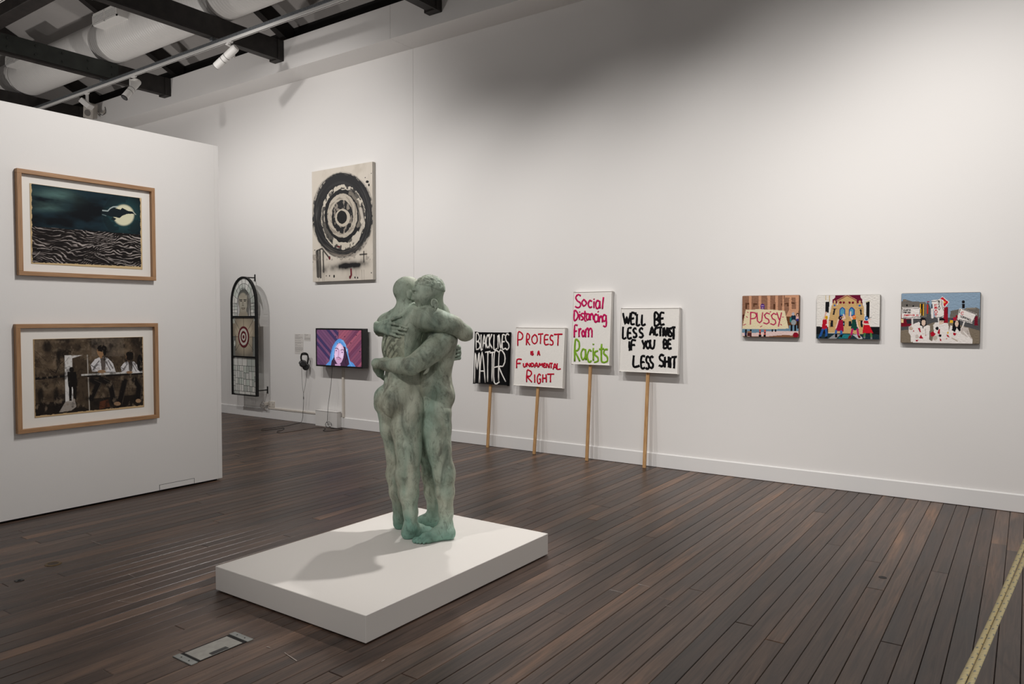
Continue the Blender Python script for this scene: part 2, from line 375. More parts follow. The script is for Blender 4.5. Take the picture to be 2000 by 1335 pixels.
# spiral duct lying on the tie beams
DY, DZ, DR = 5.93, 5.885, 0.31
dt = thing('air_duct', ((XL+XR)/2, DY, DZ-DR), 'large white ribbed air duct lying along the dark roof beams', 'duct')
def duct_len(name, x0, x1, pitch=0.055, amp=0.011, n=40):
    m = max(2, int((x1-x0)/pitch*4)); V, Fc = [], []
    for i in range(m+1):
        x = x0+(x1-x0)*i/m; r = DR + amp*max(0.0, math.cos(2*math.pi*x/pitch))
        for k in range(n): a = 2*math.pi*k/n; V.append((x, DY+r*math.cos(a), DZ+r*math.sin(a)))
    for i in range(m):
        for k in range(n): Fc.append((i*n+k, i*n+(k+1) % n, (i+1)*n+(k+1) % n, (i+1)*n+k))
    put(name, mesh_of(name, V, Fc, M_WHITE, True), dt)
JX = [XL+0.05]+[b-0.08 for b in BX]+[XR-0.05]
for a, b in zip(JX[:-1], JX[1:]): duct_len('duct_section', a+0.012, b-0.012)
for x in JX[1:-1]:
    V, Fc = sweep([(x, DY+(DR+0.006)*math.cos(2*math.pi*k/40), DZ+(DR+0.006)*math.sin(2*math.pi*k/40)) for k in range(40)], 0.010, 8, True)
    put('duct_joint', mesh_of('duct_joint', V, Fc, M_WHITE, True), dt)
def vent(x0, x1):
    yf, yb, zb, zt_ = 5.45, 5.76, 5.875, 6.045
    vo = MB().box((x0, yf+0.015, zb), (x1, yb, zt_), bevel=0.006).build('outlet_box', M_WHITE, dt)
    w = 0.022
    MB().box((x0, yf-0.004, zb), (x1, yf+0.012, zb+w)).box((x0, yf-0.004, zt_-w), (x1, yf+0.012, zt_)).box((x0, yf-0.004, zb), (x0+w, yf+0.012, zt_)).box((x1-w, yf-0.004, zb), (x1, yf+0.012, zt_)).box(((x0+x1)/2-0.008, yf-0.004, zb), ((x0+x1)/2+0.008, yf+0.012, zt_)).build('grille_frame', M_WHITE, vo)
    MB().box((x0+w, yf+0.008, zb+w), (x1-w, yf+0.014, zt_-w)).build('grille_void', M_SUB, vo)
    for k in range(6):
        z = zb+w+(zt_-zb-2*w)*(k+0.5)/6
        MB().box((x0+w, yf-0.001, z-0.005), (x1-w, yf+0.008, z+0.005)).build('louvre', M_WHITE, vo)
for x0 in (-11.37, -14.40, -8.43, -5.5, -2.55): vent(x0, x0+0.70)
# ---------------------------------------------------------------- tracks and heads
def track(y, label):
    t = thing('light_track', (-6, y, TRACK_Z), label, 'light track', 'ceiling light tracks')
    MB().box((XL+0.1, y-0.021, TRACK_Z+0.035), (XR-0.1, y+0.021, TRACK_Z+0.076), bevel=0.002).build('strut_channel', M_GALV, t)
    MB().box((XL+0.1, y-0.0185, TRACK_Z), (XR-0.1, y+0.0185, TRACK_Z+0.035), bevel=0.002).build('track_body', M_WHITE, t)
    MB().box((XL+0.1, y-0.006, TRACK_Z-0.001), (XR-0.1, y+0.006, TRACK_Z+0.002)).build('slot', M_SLOT, t)
    for x in BX:
        MB().box((x-0.10, y-0.035, TRACK_Z+0.076), (x-0.06, y+0.035, 5.293), bevel=0.003).cyl((x-0.08, y-0.05, 5.26), (x-0.08, y+0.05, 5.26), 0.012).build('beam_clamp', M_GALV, t)
    return t
track(TRACKS['wall'], 'white light track on galvanised strut in front of the bulkhead')
track(TRACKS['mid'], 'white light track over the middle of the room, out of frame')
track(TRACKS['near'], 'white light track above and behind the camera, out of frame')
def head(x, y, dirv, label, lamp=None, length=0.36, group='track spotlights'):
    d = Vector(dirv).normalized(); z0 = TRACK_Z
    piv = Vector((x, y, z0-0.15))
    t = thing('track_spotlight', (x, y, z0-0.16), label, 'spotlight', group)
    MB().box((x-0.05, y-0.018, z0-0.022), (x+0.05, y+0.018, z0+0.001), bevel=0.003).cyl((x, y, z0-0.05), (x, y, z0-0.02), 0.012).build('track_adapter', M_WHITE, t)
    side = d.cross(Vector((0, 0, 1))).normalized()
    m = Matrix((side.to_tuple()+(0,), d.to_tuple()+(0,), side.cross(d).to_tuple()+(0,), (0, 0, 0, 1))).transposed()
    A = Matrix.Translation(piv)
    # yoke arm
    MB().box((-0.010, -0.03, -0.035), (0.010, 0.03, 0.11), bevel=0.003, M=A @ Matrix.Translation(side*0.058)).box((-0.06, -0.02, 0.09), (0.06, 0.02, 0.105), M=A @ Matrix(((side.x, -side.y, 0, 0), (side.y, side.x, 0, 0), (0, 0, 1, 0), (0, 0, 0, 1)))).build('yoke', M_WHITE, t)
    a = piv - d*0.10; b = a + d*length
    bd = MB().cyl(a, b, 0.05, n=28).cyl(a - d*0.02, a, 0.042, 0.05, n=28).build('lamp_body', M_WHITE, t)
    for q in (0.45, 0.62): MB().cyl(a+d*length*q, a+d*(length*q+0.006), 0.0515, n=28).build('collar', M_SLOT, bd)
    MB().cyl(b, b+d*0.004, 0.05, n=28).cyl(b+d*0.004, b+d*0.006, 0.046, n=28).build('bezel', M_BLACK, bd)
    MB().cyl(b+d*0.006, b+d*0.0075, 0.036, n=28).build('lens', M_LENS, bd)
    if lamp:
        w, cone, blend = lamp
        L = bpy.data.lights.new('spot_lamp', 'SPOT'); L.energy = w; L.spot_size = math.radians(cone); L.spot_blend = blend; L.shadow_soft_size = 0.05; L.color = (1.0, 0.962, 0.925)
        lo = bpy.data.objects.new('spot_lamp', L); COL.objects.link(lo); lo.location = b + d*0.03
        lo.rotation_euler = d.to_track_quat('-Z', 'Y').to_euler()
    return t
def aim_from_px(x0, y0, x1, y1, Y, length=0.36, far=True):
    """pivot on the track under a pixel; the head's end lies on the second pixel's ray"""
    s = on_wall(x0, y0, Y); best = None
    for k in np.linspace(5, 18, 2600):
        e = at_depth(x1, y1, k); dd = abs(np.linalg.norm(e-s)-length)
        if best is None or dd < best[0]: best = (dd, e)
    return s, best[1]-s
s, d = aim_from_px(449, 100, 415, 132, TRACKS['wall'], 0.33)
head(s[0], TRACKS['wall'], d, 'large white spotlight on the track, nearest to the top of the picture')
s, d = aim_from_px(262, 170, 238, 198, TRACKS['wall'], 0.33)
head(s[0], TRACKS['wall'], d, 'middle white spotlight on the track, lens facing down left')
# square floodlight
s = on_wall(170, 188, TRACKS['wall']); x = s[0]; y = TRACKS['wall']
t = thing('track_floodlight', (x, y, TRACK_Z-0.2), 'square white floodlight hanging from the track above the partition', 'spotlight')
MB().box((x-0.05, y-0.018, TRACK_Z-0.022), (x+0.05, y+0.018, TRACK_Z+0.001), bevel=0.003).build('track_adapter', M_WHITE, t)
MB().box((x-0.015, y-0.02, TRACK_Z-0.20), (x+0.015, y+0.02, TRACK_Z-0.02), bevel=0.004).build('arm', M_WHITE, t)
rot = Matrix.Translation((x-0.02, y, TRACK_Z-0.17)) @ Matrix.Rotation(math.radians(35), 4, 'Z') @ Matrix.Rotation(math.radians(40), 4, 'Y')
MB().box((-0.085, -0.075, -0.04), (0.085, 0.075, 0.04), bevel=0.006, M=rot).build('lamp_body', M_WHITE, t)
MB().box((-0.07, -0.06, -0.045), (0.07, 0.06, -0.0405), M=rot).build('lens', M_LENS, t)
# heads that light the room (out of the picture)
AIML = ['stained glass panel', 'circle painting', 'television', 'black placard', 'tall placard', 'banner canvas', 'right end of the wall', 'framed prints', 'near end of the partition', 'statue from the wall side', 'plinth from the wall side', 'statue from the left', 'statue from the right', 'rope barrier, added to brighten it and the floor']
for (tr, x, aim, w, cone, blend), nm in zip(LAMPS, AIML):
    y = TRACKS[tr]; p = np.array([x, y, TRACK_Z-0.15])
    head(x, y, np.array(aim)-p, 'white track spotlight overhead, out of frame, aimed at the '+nm, (w*LAMP_SCALE, cone, blend))

# speaker on the bulkhead
s = on_wall(204, 219, SOF_Y); t = thing('wall_speaker', (s[0], SOF_Y, s[2]), 'small white loudspeaker bracketed to the bulkhead above the partition', 'speaker')
c = Vector((s[0]-0.12, SOF_Y-0.19, s[2]+0.0)); rot = Matrix.Translation(c) @ Matrix.Rotation(math.radians(32), 4, 'Z') @ Matrix.Rotation(math.radians(18), 4, 'X') @ Matrix.Rotation(math.radians(14), 4, 'Y')
MB().box((-0.09, -0.08, -0.13), (0.09, 0.08, 0.13), bevel=0.012, M=rot, seg=2).build('case', M_SPK, t)
g = MB().box((-0.075, -0.088, -0.115), (0.075, -0.078, 0.115), bevel=0.004, M=rot).build('grille', M_SPK, t)
MB().cyl(rot @ Vector((0, -0.092, -0.03)), rot @ Vector((0, -0.086, -0.03)), 0.058, n=24).build('cone', M_GRILLE, g)
MB().tube([rot @ Vector((0, 0.07, 0)), c+Vector((0.06, 0.13, -0.02)), (s[0], SOF_Y, s[2]-0.01)], 0.012, 8).box((s[0]-0.03, SOF_Y-0.008, s[2]-0.05), (s[0]+0.03, SOF_Y, s[2]+0.04)).build('bracket', M_SPK, t)
tag(MB().tube(smooth_pts([c+Vector((0.05, 0.11, -0.0)), (s[0]+0.03, SOF_Y-0.06, s[2]-0.07), (s[0]+0.08, SOF_Y-0.02, s[2]-0.02), (s[0]+0.03, SOF_Y-0.006, s[2]+0.09)]), 0.005, 6).build('cable', M_BLACK, t, smooth=True))

# fill lamps added behind the partition to brighten ceiling and duct (hidden by it)
for ux, uy, lab in ((-9.0, 2.2, 'slim white fill lamp added behind the partition, nearer the painting wall'), (-12.6, 2.6, 'slim white fill lamp added farther behind the partition')):
    ul = thing('fill_lamp', (ux, uy, 0), lab, 'added fill lamp', 'added fill lamps behind the partition')
    MB().cyl((ux, uy, 0.0), (ux, uy, 0.025), 0.14, 0.13, 32).build('base', M_WHITE, ul)
    MB().cyl((ux, uy, 0.025), (ux, uy, 1.76), 0.014, n=16).build('pole', M_WHITE, ul)
    MB().cyl((ux, uy, 1.74), (ux, uy, 1.84), 0.03, 0.14, 32, cap=False).cyl((ux, uy, 1.735), (ux, uy, 1.745), 0.03, n=32).build('bowl', M_WHITE, ul)
    La = bpy.data.lights.new('fill_lamp_light', 'SPOT'); La.energy = FILL_LAMP_W; La.spot_size = math.radians(118); La.spot_blend = 1.0; La.shadow_soft_size = 0.08; La.color = (1, 0.95, 0.91)
    lo = bpy.data.objects.new('fill_lamp_light', La); COL.objects.link(lo); lo.location = (ux, uy, 1.87); lo.rotation_euler = Vector((0, 0.62, 0.9)).to_track_quat('-Z', 'Y').to_euler()
# ---------------------------------------------------------------- plinth
PLZ = 0.145
PLX0, PLX1, PLY0, PLY1 = -3.870, -2.622, 2.492, 4.160
plh = thing('plinth', ((PLX0+PLX1)/2, (PLY0+PLY1)/2, 0), 'low white rectangular plinth under the embracing statue', 'plinth')
MB().box((PLX0, PLY0, 0.006), (PLX1, PLY1, PLZ), bevel=0.0025).build('body', M_PLINTH, plh)
MB().box((PLX0+0.03, PLY0+0.03, 0.0), (PLX1-0.03, PLY1-0.03, 0.006)).build('recessed_base', M_SUB, plh)

# ---------------------------------------------------------------- statue: two embracing figures grown as smooth distance fields
def S(px, py, z):                                     # (right, depth, up) in the statue's own frame, metres
    P = at_depth(px, py, z); return np.array([P@_R, P@_F0, P[2]-PLZ])
def s2w(p): return p[..., 0:1]*_R + p[..., 1:2]*_F0 + (p[..., 2:3]+PLZ)*_Z
def unit_v(v): v = np.asarray(v, float); return v/np.linalg.norm(v)
VOX = 0.0046
class Field:
    def __init__(s, lo, hi):
        s.lo = np.array(lo, float); s.n = np.ceil((np.array(hi)-s.lo)/VOX).astype(int)+1
        s.ax = [(s.lo[i]+VOX*np.arange(s.n[i])).astype(np.float32) for i in range(3)]
        s.g = np.full(s.n, 1.0, np.float32)
    def _win(s, lo, hi, pad):
        sl = []
        for i in range(3):
            a = max(0, int((lo[i]-pad-s.lo[i])/VOX)); b = min(s.n[i], int((hi[i]+pad-s.lo[i])/VOX)+2)
            if b <= a: return None
            sl.append(slice(a, b))
        return tuple(sl)
    def _xyz(s, w): return s.ax[0][w[0]][:, None, None], s.ax[1][w[1]][None, :, None], s.ax[2][w[2]][None, None, :]
    def _join(s, w, d, k, cut=False):
        g = s.g[w]
        if cut: h = np.maximum(k-np.abs(g+d), 0)/k; s.g[w] = np.maximum(g, -d)+h*h*k*0.25
        else: h = np.maximum(k-np.abs(g-d), 0)/k; s.g[w] = np.minimum(g, d)-h*h*k*0.25
    def cap(s, a, b, ra, rb=None, k=0.03, cut=False):
        a = np.asarray(a, float); b = np.asarray(b, float); rb = ra if rb is None else rb; R_ = max(ra, rb)
        w = s._win(np.minimum(a, b)-R_, np.maximum(a, b)+R_, k+0.03)
        if w is None: return
        x, y, z = s._xyz(w); ab = (b-a).astype(np.float32); L2 = max(float(ab@ab), 1e-9)
        t = np.clip(((x-a[0])*ab[0]+(y-a[1])*ab[1]+(z-a[2])*ab[2])/L2, 0, 1)
        d = np.sqrt((x-a[0]-t*ab[0])**2+(y-a[1]-t*ab[1])**2+(z-a[2]-t*ab[2])**2)-(ra+(rb-ra)*t)
        s._join(w, d.astype(np.float32), k, cut)
    def chain(s, pts, k=0.03):
        for (a, ra), (b, rb) in zip(pts[:-1], pts[1:]): s.cap(a, b, ra, rb, k)
    def ell(s, c, rad, axes=None, k=0.03, cut=False):
        c = np.asarray(c, float); rad = np.asarray(rad, float); A = np.eye(3) if axes is None else np.array([unit_v(q) for q in axes]); R_ = rad.max()
        w = s._win(c-R_, c+R_, k+0.03)
        if w is None: return
        x, y, z = s._xyz(w); q = [(x-c[0])*A[i, 0]+(y-c[1])*A[i, 1]+(z-c[2])*A[i, 2] for i in range(3)]
        k0 = np.sqrt(sum((q[i]/rad[i])**2 for i in range(3))); k1 = np.sqrt(sum((q[i]/rad[i]**2)**2 for i in range(3)))+1e-6
        s._join(w, (k0*(k0-1)/k1).astype(np.float32), k, cut)
    def floor(s): s.g = np.maximum(s.g, -s.ax[2][None, None, :]+0.0)
    def hit(s, px, py, z0=4.45, z1=5.6):
        for z in np.arange(z0, z1, 0.003):
            i = np.round((S(px, py, z)-s.lo)/VOX).astype(int)
            if (i < 0).any() or (i >= s.n).any(): continue
            if s.g[tuple(i)] < 0: return z
        return None
    def surface(s):
        g = s.g; ins = g < 0; nx, ny, nz = g.shape
        cnt = np.zeros((nx-1, ny-1, nz-1), np.int8)
        for dx in (0, 1):
            for dy in (0, 1):
                for dz in (0, 1): cnt += ins[dx:nx-1+dx, dy:ny-1+dy, dz:nz-1+dz]
        act = (cnt > 0) & (cnt < 8); idx = np.argwhere(act); num = -np.ones(act.shape, np.int64); num[act] = np.arange(len(idx))
        acc = np.zeros((len(idx), 3)); n_ = np.zeros(len(idx)); I, J, K = idx.T
        cor = [(a, b, c) for a in (0, 1) for b in (0, 1) for c in (0, 1)]
        for p in cor:
            for ax in range(3):
                if p[ax]: continue
                q = list(p); q[ax] = 1
                a = g[I+p[0], J+p[1], K+p[2]]; b = g[I+q[0], J+q[1], K+q[2]]; m = (a < 0) != (b < 0)
                t = np.where(m, a/(a-b+1e-12), 0); pos = np.tile(np.array(p, float), (len(idx), 1)); pos[:, ax] += t
                acc[m] += pos[m]; n_[m] += 1
        V = s.lo + (idx + acc/n_[:, None])*VOX
        quads = []
        for ax in range(3):
            o1, o2 = [(1, 2), (2, 0), (0, 1)][ax]
            A = ins.take(range(0, ins.shape[ax]-1), ax); B = ins.take(range(1, ins.shape[ax]), ax)
            for flip, msk in ((False, A & ~B), (True, ~A & B)):
                e = np.argwhere(msk); e = e[(e[:, o1] > 0) & (e[:, o2] > 0) & (e[:, o1] < ins.shape[o1]-1) & (e[:, o2] < ins.shape[o2]-1)]
                def cell(d1, d2):
                    c = e.copy(); c[:, o1] -= d1; c[:, o2] -= d2; return num[c[:, 0], c[:, 1], c[:, 2]]
                q = np.stack([cell(1, 1), cell(0, 1), cell(0, 0), cell(1, 0)], 1)
                quads.append(q[:, ::-1] if flip else q)
        Q = np.concatenate(quads); Q = Q[(Q >= 0).all(1)]
        return V, Q
def relax(V, Q, it=2):
    n = len(V); E = np.concatenate([Q[:, [0, 1]], Q[:, [1, 2]], Q[:, [2, 3]], Q[:, [3, 0]]]); E = np.concatenate([E, E[:, ::-1]])
    deg = np.bincount(E[:, 0], minlength=n)[:, None]
    for _ in range(it):
        acc = np.stack([np.bincount(E[:, 0], weights=V[E[:, 1], c], minlength=n) for c in range(3)], 1)
        V = V*0.45 + 0.55*acc/np.maximum(deg, 1)
    return V
UPV = np.array([0, 0, 1.0]); AF = unit_v((0.906, 0.42, 0)); AR = np.array([AF[1], -AF[0], 0])     # left figure's facing and right-hand directions
def foot(G, ankle, heel, d, med, L=0.262, k=0.025):
    d = unit_v(np.append(d, 0)); m = unit_v(np.append(med, 0)); H = np.array([heel[0], heel[1], 0.0])
    p = lambda f, s_, w: H + d*f*L/0.262 + m*s_ + UPV*w
    G.ell(p(0.038, 0, 0.036), (0.042, 0.037, 0.042), (d, m, UPV), k)
    G.cap(p(0.035, 0, 0.05), ankle, 0.034, 0.038, k)
    G.cap(ankle, p(0.125, 0.006, 0.052), 0.040, 0.030, k)
    G.cap(p(0.04, 0, 0.032), p(0.17, -0.022, 0.022), 0.032, 0.022, k)
    G.cap(p(0.115, 0.008, 0.048), p(0.185, 0.018, 0.028), 0.030, 0.026, k)
    G.cap(p(0.185, 0.022, 0.026), p(0.18, -0.024, 0.020), 0.026, 0.020, 0.02)
    for f, s0, s1, r in ((0.262, 0.030, 0.034, 0.0135), (0.262, 0.010, 0.012, 0.0100), (0.250, -0.007, -0.006, 0.0095), (0.236, -0.021, -0.022, 0.0090), (0.218, -0.033, -0.036, 0.0090)):
        G.cap(p(0.185, s0*0.9, 0.024), p(f-0.024, s1, 0.021), r, r*0.95, 0.008)
        G.cap(p(f-0.024, s1, 0.021), p(f-r, s1, r*0.95), r*0.95, r, 0.004)
    G.ell(ankle + m*0.034 - UPV*0.002, (0.016,)*3, None, 0.02); G.ell(ankle - m*0.032 - UPV*0.012, (0.015,)*3, None, 0.02)

def left_figure():
    G = Field(S(722, 1075, 4.5)*[1, 1, 0]+[-0.06, -0.02, -0.02], S(925, 520, 5.48)+[0.03, 0.05, 0.12])
    ax = (AF, AR, UPV)
    # legs
    G.chain([(S(797, 806, 4.87), 0.102), (S(795, 838, 4.855), 0.096), (S(798, 872, 4.84), 0.080), (S(799, 892, 4.835), 0.073)], 0.04)
    G.chain([(S(799, 888, 4.835), 0.073), (S(796, 928, 4.845), 0.076), (S(798, 962, 4.84), 0.064), (S(802, 1000, 4.835), 0.044), (S(802, 1030, 4.835), 0.041)], 0.03)
    G.ell(S(789, 925, 4.84), (0.05, 0.05, 0.085), None, 0.03)
    G.chain([(S(766, 806, 5.01), 0.098), (S(770, 838, 5.02), 0.088), (S(775, 872, 5.03), 0.074), (S(776, 892, 5.03), 0.069)], 0.04)
    G.chain([(S(776, 888, 5.03), 0.069), (S(775, 926, 5.04), 0.070), (S(778, 960, 5.045), 0.058), (S(781, 992, 5.045), 0.043), (S(781, 1012, 5.045), 0.040)], 0.03)
    fr = S(802, 1030, 4.835); fr[2] = 0.085; hl = S(786, 1052, 4.83)
    foot(G, fr, hl, (0.90, 0.43), (-0.43, 0.90))
    fr = S(781, 1012, 5.045); fr[2] = 0.085; hl = S(771, 1032, 5.05)
    foot(G, fr, hl, (0.80, 0.60), (0.60, -0.80))
    # pelvis, glutes, trunk
    G.ell(S(783, 762, 4.94), (0.108, 0.160, 0.115), ax, 0.05)
    G.ell(S(773, 784, 4.850), (0.100, 0.098, 0.112), None, 0.022)
    G.ell(S(755, 782, 4.985), (0.092, 0.090, 0.108), None, 0.012)
    G.ell(S(782, 730, 4.94), (0.096, 0.138, 0.14), ax, 0.06)
    G.ell(S(781, 676, 4.95), (0.118, 0.168, 0.165), ax, 0.06)
    G.ell(S(786, 632, 4.95), (0.098, 0.170, 0.085), ax, 0.05)
    G.cap(S(806, 648, 4.86), S(792, 712, 4.86), 0.062, 0.05, 0.06)                     # lat muscle
    G.ell(S(800, 640, 4.855), (0.05, 0.045, 0.075), None, 0.05)                        # shoulder blade
    G.cap(S(778, 700, 4.865), S(772, 745, 4.868), 0.028, 0.028, 0.05)                  # back muscles beside the spine
    G.cap(S(756, 655, 4.885), S(757, 742, 4.885), 0.009, 0.009, 0.03, cut=True)        # spine
    # neck and head
    G.cap(S(790, 616, 4.95), S(795, 580, 4.94), 0.062, 0.056, 0.04)
    G.cap(S(792, 603, 4.94), S(762, 626, 5.03), 0.045, 0.05, 0.05); G.cap(S(796, 603, 4.93), S(832, 618, 4.83), 0.048, 0.06, 0.05)
    c = S(796, 566, 4.945)
    G.ell(c, (0.099, 0.078, 0.092), ax, 0.03); G.ell(c+AF*0.045-UPV*0.06, (0.058, 0.055, 0.072), ax, 0.03)
    G.cap(c+AF*0.095+UPV*0.0, c+AF*0.118-UPV*0.045, 0.010, 0.015, 0.015); G.ell(c+AF*0.085-UPV*0.115, (0.022, 0.03, 0.02), ax, 0.02)
    for s_ in (-1, 1):
        G.ell(c+AF*0.088+AR*s_*0.034-UPV*0.008, (0.014, 0.018, 0.012), ax, 0.01, cut=True); G.ell(c+AF*0.078+AR*s_*0.033-UPV*0.010, (0.013,)*3, None, 0.006)
        G.ell(c-AF*0.008+AR*s_*0.078-UPV*0.035, (0.020, 0.009, 0.032), ax, 0.008)
    G.ell(c+AF*0.095-UPV*0.072, (0.012, 0.025, 0.010), ax, 0.01)
    for q, w in ((-0.088, 0.0575), (-0.101, 0.0590)):                                    # thin rings round the neck
        pts = [c+UPV*q+AF*(math.cos(t)*(w+0.002)+0.0)+AR*math.sin(t)*w - UPV*0.010*math.cos(t) for t in np.linspace(0, 2*math.pi, 25)]
        for a, b in zip(pts[:-1], pts[1:]): G.cap(a, b, 0.0052, 0.0052, 0.004)
    # right arm, over the other's shoulder
    G.chain([(S(812, 622, 4.88), 0.07), (S(838, 622, 4.815), 0.078), (S(862, 628, 4.79), 0.062), (S(884, 634, 4.79), 0.052), (S(907, 649, 4.81), 0.048)], 0.045)
    G.ell(S(911, 653, 4.81), (0.036, 0.03, 0.034), None, 0.03); G.ell(S(918, 655, 4.815), (0.020, 0.02, 0.018), None, 0.025)
    G.chain([(S(906, 650, 4.82), 0.046), (S(900, 645, 4.95), 0.045), (S(884, 640, 5.13), 0.032), (S(874, 644, 5.2), 0.026)], 0.03)
    # left arm, under the other's arm and round the back
    G.chain([(S(772, 628, 5.0), 0.07), (S(757, 634, 5.05), 0.068), (S(772, 655, 5.18), 0.056), (S(812, 676, 5.27), 0.048), (S(868, 688, 5.24), 0.042), (S(893, 689, 5.13), 0.031)], 0.04)
    G.ell(S(889, 688, 5.05), (0.036, 0.065, 0.048), None, 0.025)
    for y0, y1, x1 in ((676, 680, 889), (682, 687, 890), (688, 694.5, 889), (694, 702, 886)):
        G.cap(S(896, y0, 5.04), S(897, (y0+y1)/2+1, 4.985), 0.0135, 0.0122, 0.010); G.cap(S(897, (y0+y1)/2+1, 4.985), S(x1, y1, 4.925), 0.0120, 0.0090, 0.006)
    G.ell(S(812, 786, 4.885), (0.058, 0.07, 0.09), None, 0.05)
    G.ell(S(806, 748, 4.925), (0.07, 0.08, 0.10), None, 0.05)                              # flank and belly
    G.floor(); return G

def right_figure(GA):
    G = Field(S(722, 1075, 4.5)*[1, 1, 0]+[-0.06, -0.1, -0.02], S(925, 520, 5.48)+[0.03, 0.05, 0.12])
    ax = (AF, AR, UPV)
    G.chain([(S(853, 806, 4.90), 0.100), (S(852, 838, 4.89), 0.094), (S(856, 872, 4.875), 0.078), (S(859, 892, 4.87), 0.070)], 0.04)
    G.chain([(S(859, 888, 4.87), 0.070), (S(867, 926, 4.875), 0.069), (S(869, 960, 4.87), 0.060), (S(871, 1000, 4.86), 0.044), (S(871, 1030, 4.86), 0.041)], 0.03)
    G.ell(S(873, 922, 4.88), (0.045, 0.05, 0.085), None, 0.03)
    G.chain([(S(840, 806, 5.05), 0.096), (S(838, 838, 5.06), 0.088), (S(838, 872, 5.07), 0.074), (S(839, 892, 5.075), 0.067)], 0.04)
    G.chain([(S(839, 888, 5.075), 0.067), (S(843, 926, 5.09), 0.066), (S(845, 960, 5.095), 0.055), (S(848, 992, 5.1), 0.043), (S(848, 1008, 5.1), 0.040)], 0.03)
    fr = S(871, 1030, 4.86); fr[2] = 0.085; foot(G, fr, S(888, 1052, 4.85), (-0.90, -0.44), (-0.44, 0.90), 0.285)
    fr = S(848, 1008, 5.1); fr[2] = 0.085; foot(G, fr, S(860, 1026, 5.12), (-0.96, -0.06), (0.06, -0.96))
    G.ell(S(851, 762, 4.98), (0.104, 0.150, 0.115), ax, 0.05)
    G.ell(S(862, 773, 4.925), (0.093, 0.09, 0.102), None, 0.022); G.ell(S(856, 772, 5.06), (0.09, 0.088, 0.098), None, 0.014)
    G.ell(S(852, 728, 4.98), (0.094, 0.132, 0.14), ax, 0.06)
    G.ell(S(855, 682, 4.98), (0.114, 0.165, 0.155), ax, 0.06)
    G.ell(S(855, 640, 4.97), (0.096, 0.165, 0.085), ax, 0.05)
    G.cap(S(872, 690, 4.90), S(866, 738, 4.91), 0.035, 0.03, 0.05)
    G.cap(S(893, 690, 5.02), S(883, 745, 5.02), 0.009, 0.009, 0.03, cut=True)
    # neck, head
    G.cap(S(858, 628, 4.93), S(848, 590, 4.875), 0.062, 0.060, 0.04); G.cap(S(860, 612, 4.95), S(868, 650, 4.87), 0.05, 0.055, 0.05)
    G.cap(S(860, 610, 4.95), S(852, 640, 5.1), 0.045, 0.05, 0.05)
    g = unit_v((-0.93, -0.20, -0.27)); sd = unit_v(np.cross(UPV, g)); up = np.cross(g, sd); hx = (g, sd, up)
    if sd@np.array([0, -1, 0]) < 0: sd = -sd                                                 # side that faces the camera
    c = S(838, 566, 4.84)
    G.ell(c, (0.103, 0.078, 0.096), hx, 0.03)
    G.ell(c+g*0.048-up*0.052, (0.060, 0.058, 0.075), hx, 0.035)
    G.ell(c+g*0.088+up*0.026, (0.018, 0.052, 0.012), hx, 0.03)                              # brow
    G.cap(c+g*0.096+up*0.012, c+g*0.119-up*0.026, 0.0095, 0.0135, 0.012)                     # nose
    for s_ in (-1, 1):
        G.ell(c+g*0.099+sd*s_*0.034+up*0.006, (0.014, 0.017, 0.011), hx, 0.012, cut=True)
        G.ell(c+g*0.088+sd*s_*0.033+up*0.004, (0.0125,)*3, None, 0.005)
        G.cap(c+g*0.1015+sd*s_*0.022+up*0.009, c+g*0.093+sd*s_*0.047+up*0.006, 0.0035, 0.003, 0.004)
        G.ell(c+g*0.108+sd*s_*0.012-up*0.030, (0.009, 0.008, 0.008), hx, 0.008)
        G.ell(c+g*0.072+sd*s_*0.042-up*0.028, (0.03, 0.02, 0.026), hx, 0.025)                # cheek
    G.ell(c+g*0.102-up*0.055, (0.012, 0.026, 0.007), hx, 0.006); G.ell(c+g*0.099-up*0.070, (0.012, 0.024, 0.008), hx, 0.006)
    G.ell(c+g*0.088-up*0.102, (0.024, 0.03, 0.022), hx, 0.02)
    # ear towards the camera
    e = S(849, 593, 4.765)
    ring = [e+g*0.020*math.cos(t)+up*0.030*math.sin(t)+sd*0.006*math.cos(t+2.2) for t in np.linspace(-0.5, 1.35*math.pi, 14)]
    G.ell(e-sd*0.010, (0.020, 0.010, 0.028), hx, 0.008); G.ell(e+sd*0.004+g*0.003, (0.013, 0.010, 0.020), hx, 0.003, cut=True)
    for a, b in zip(ring[:-1], ring[1:]): G.cap(a, b, 0.0052, 0.0052, 0.004)
    G.ell(e-up*0.030, (0.009, 0.007, 0.011), hx, 0.006)
    G.ell(c-g*0.004-sd*0.078-up*0.035, (0.020, 0.009, 0.032), hx, 0.008)
    # left arm across the other's waist
    G.chain([(S(858, 656, 4.90), 0.075), (S(867, 664, 4.85), 0.078), (S(845, 684, 4.785), 0.068), (S(825, 700, 4.75), 0.060), (S(804, 713, 4.73), 0.053)], 0.045)
    zf = [(x, y, (GA.hit(x, y) or z)-off) for x, y, z, off in ((778, 713, 4.80, 0.03), (758, 711, 4.83, 0.024))]
    G.ell(S(801, 717, 4.725), (0.05, 0.04, 0.042), None, 0.03)
    G.chain([(S(804, 713, 4.73), 0.053), (S(*zf[0]), 0.048), (S(*zf[1]), 0.040), (S(735, 709, 4.87), 0.034)], 0.035)
    G.ell(S(733, 714, 4.945), (0.027, 0.055, 0.038), None, 0.03); G.ell(S(742, 724, 4.98), (0.030, 0.05, 0.045), None, 0.03)
    for (xa, ya), (xb, yb) in (((738, 716), (746, 722)), ((739, 723), (748, 729)), ((741, 729), (750, 735)), ((743, 734), (751, 741))):
        G.cap(S(xa, ya, 5.0), S(xb, yb, 5.07), 0.0125, 0.010, 0.010)
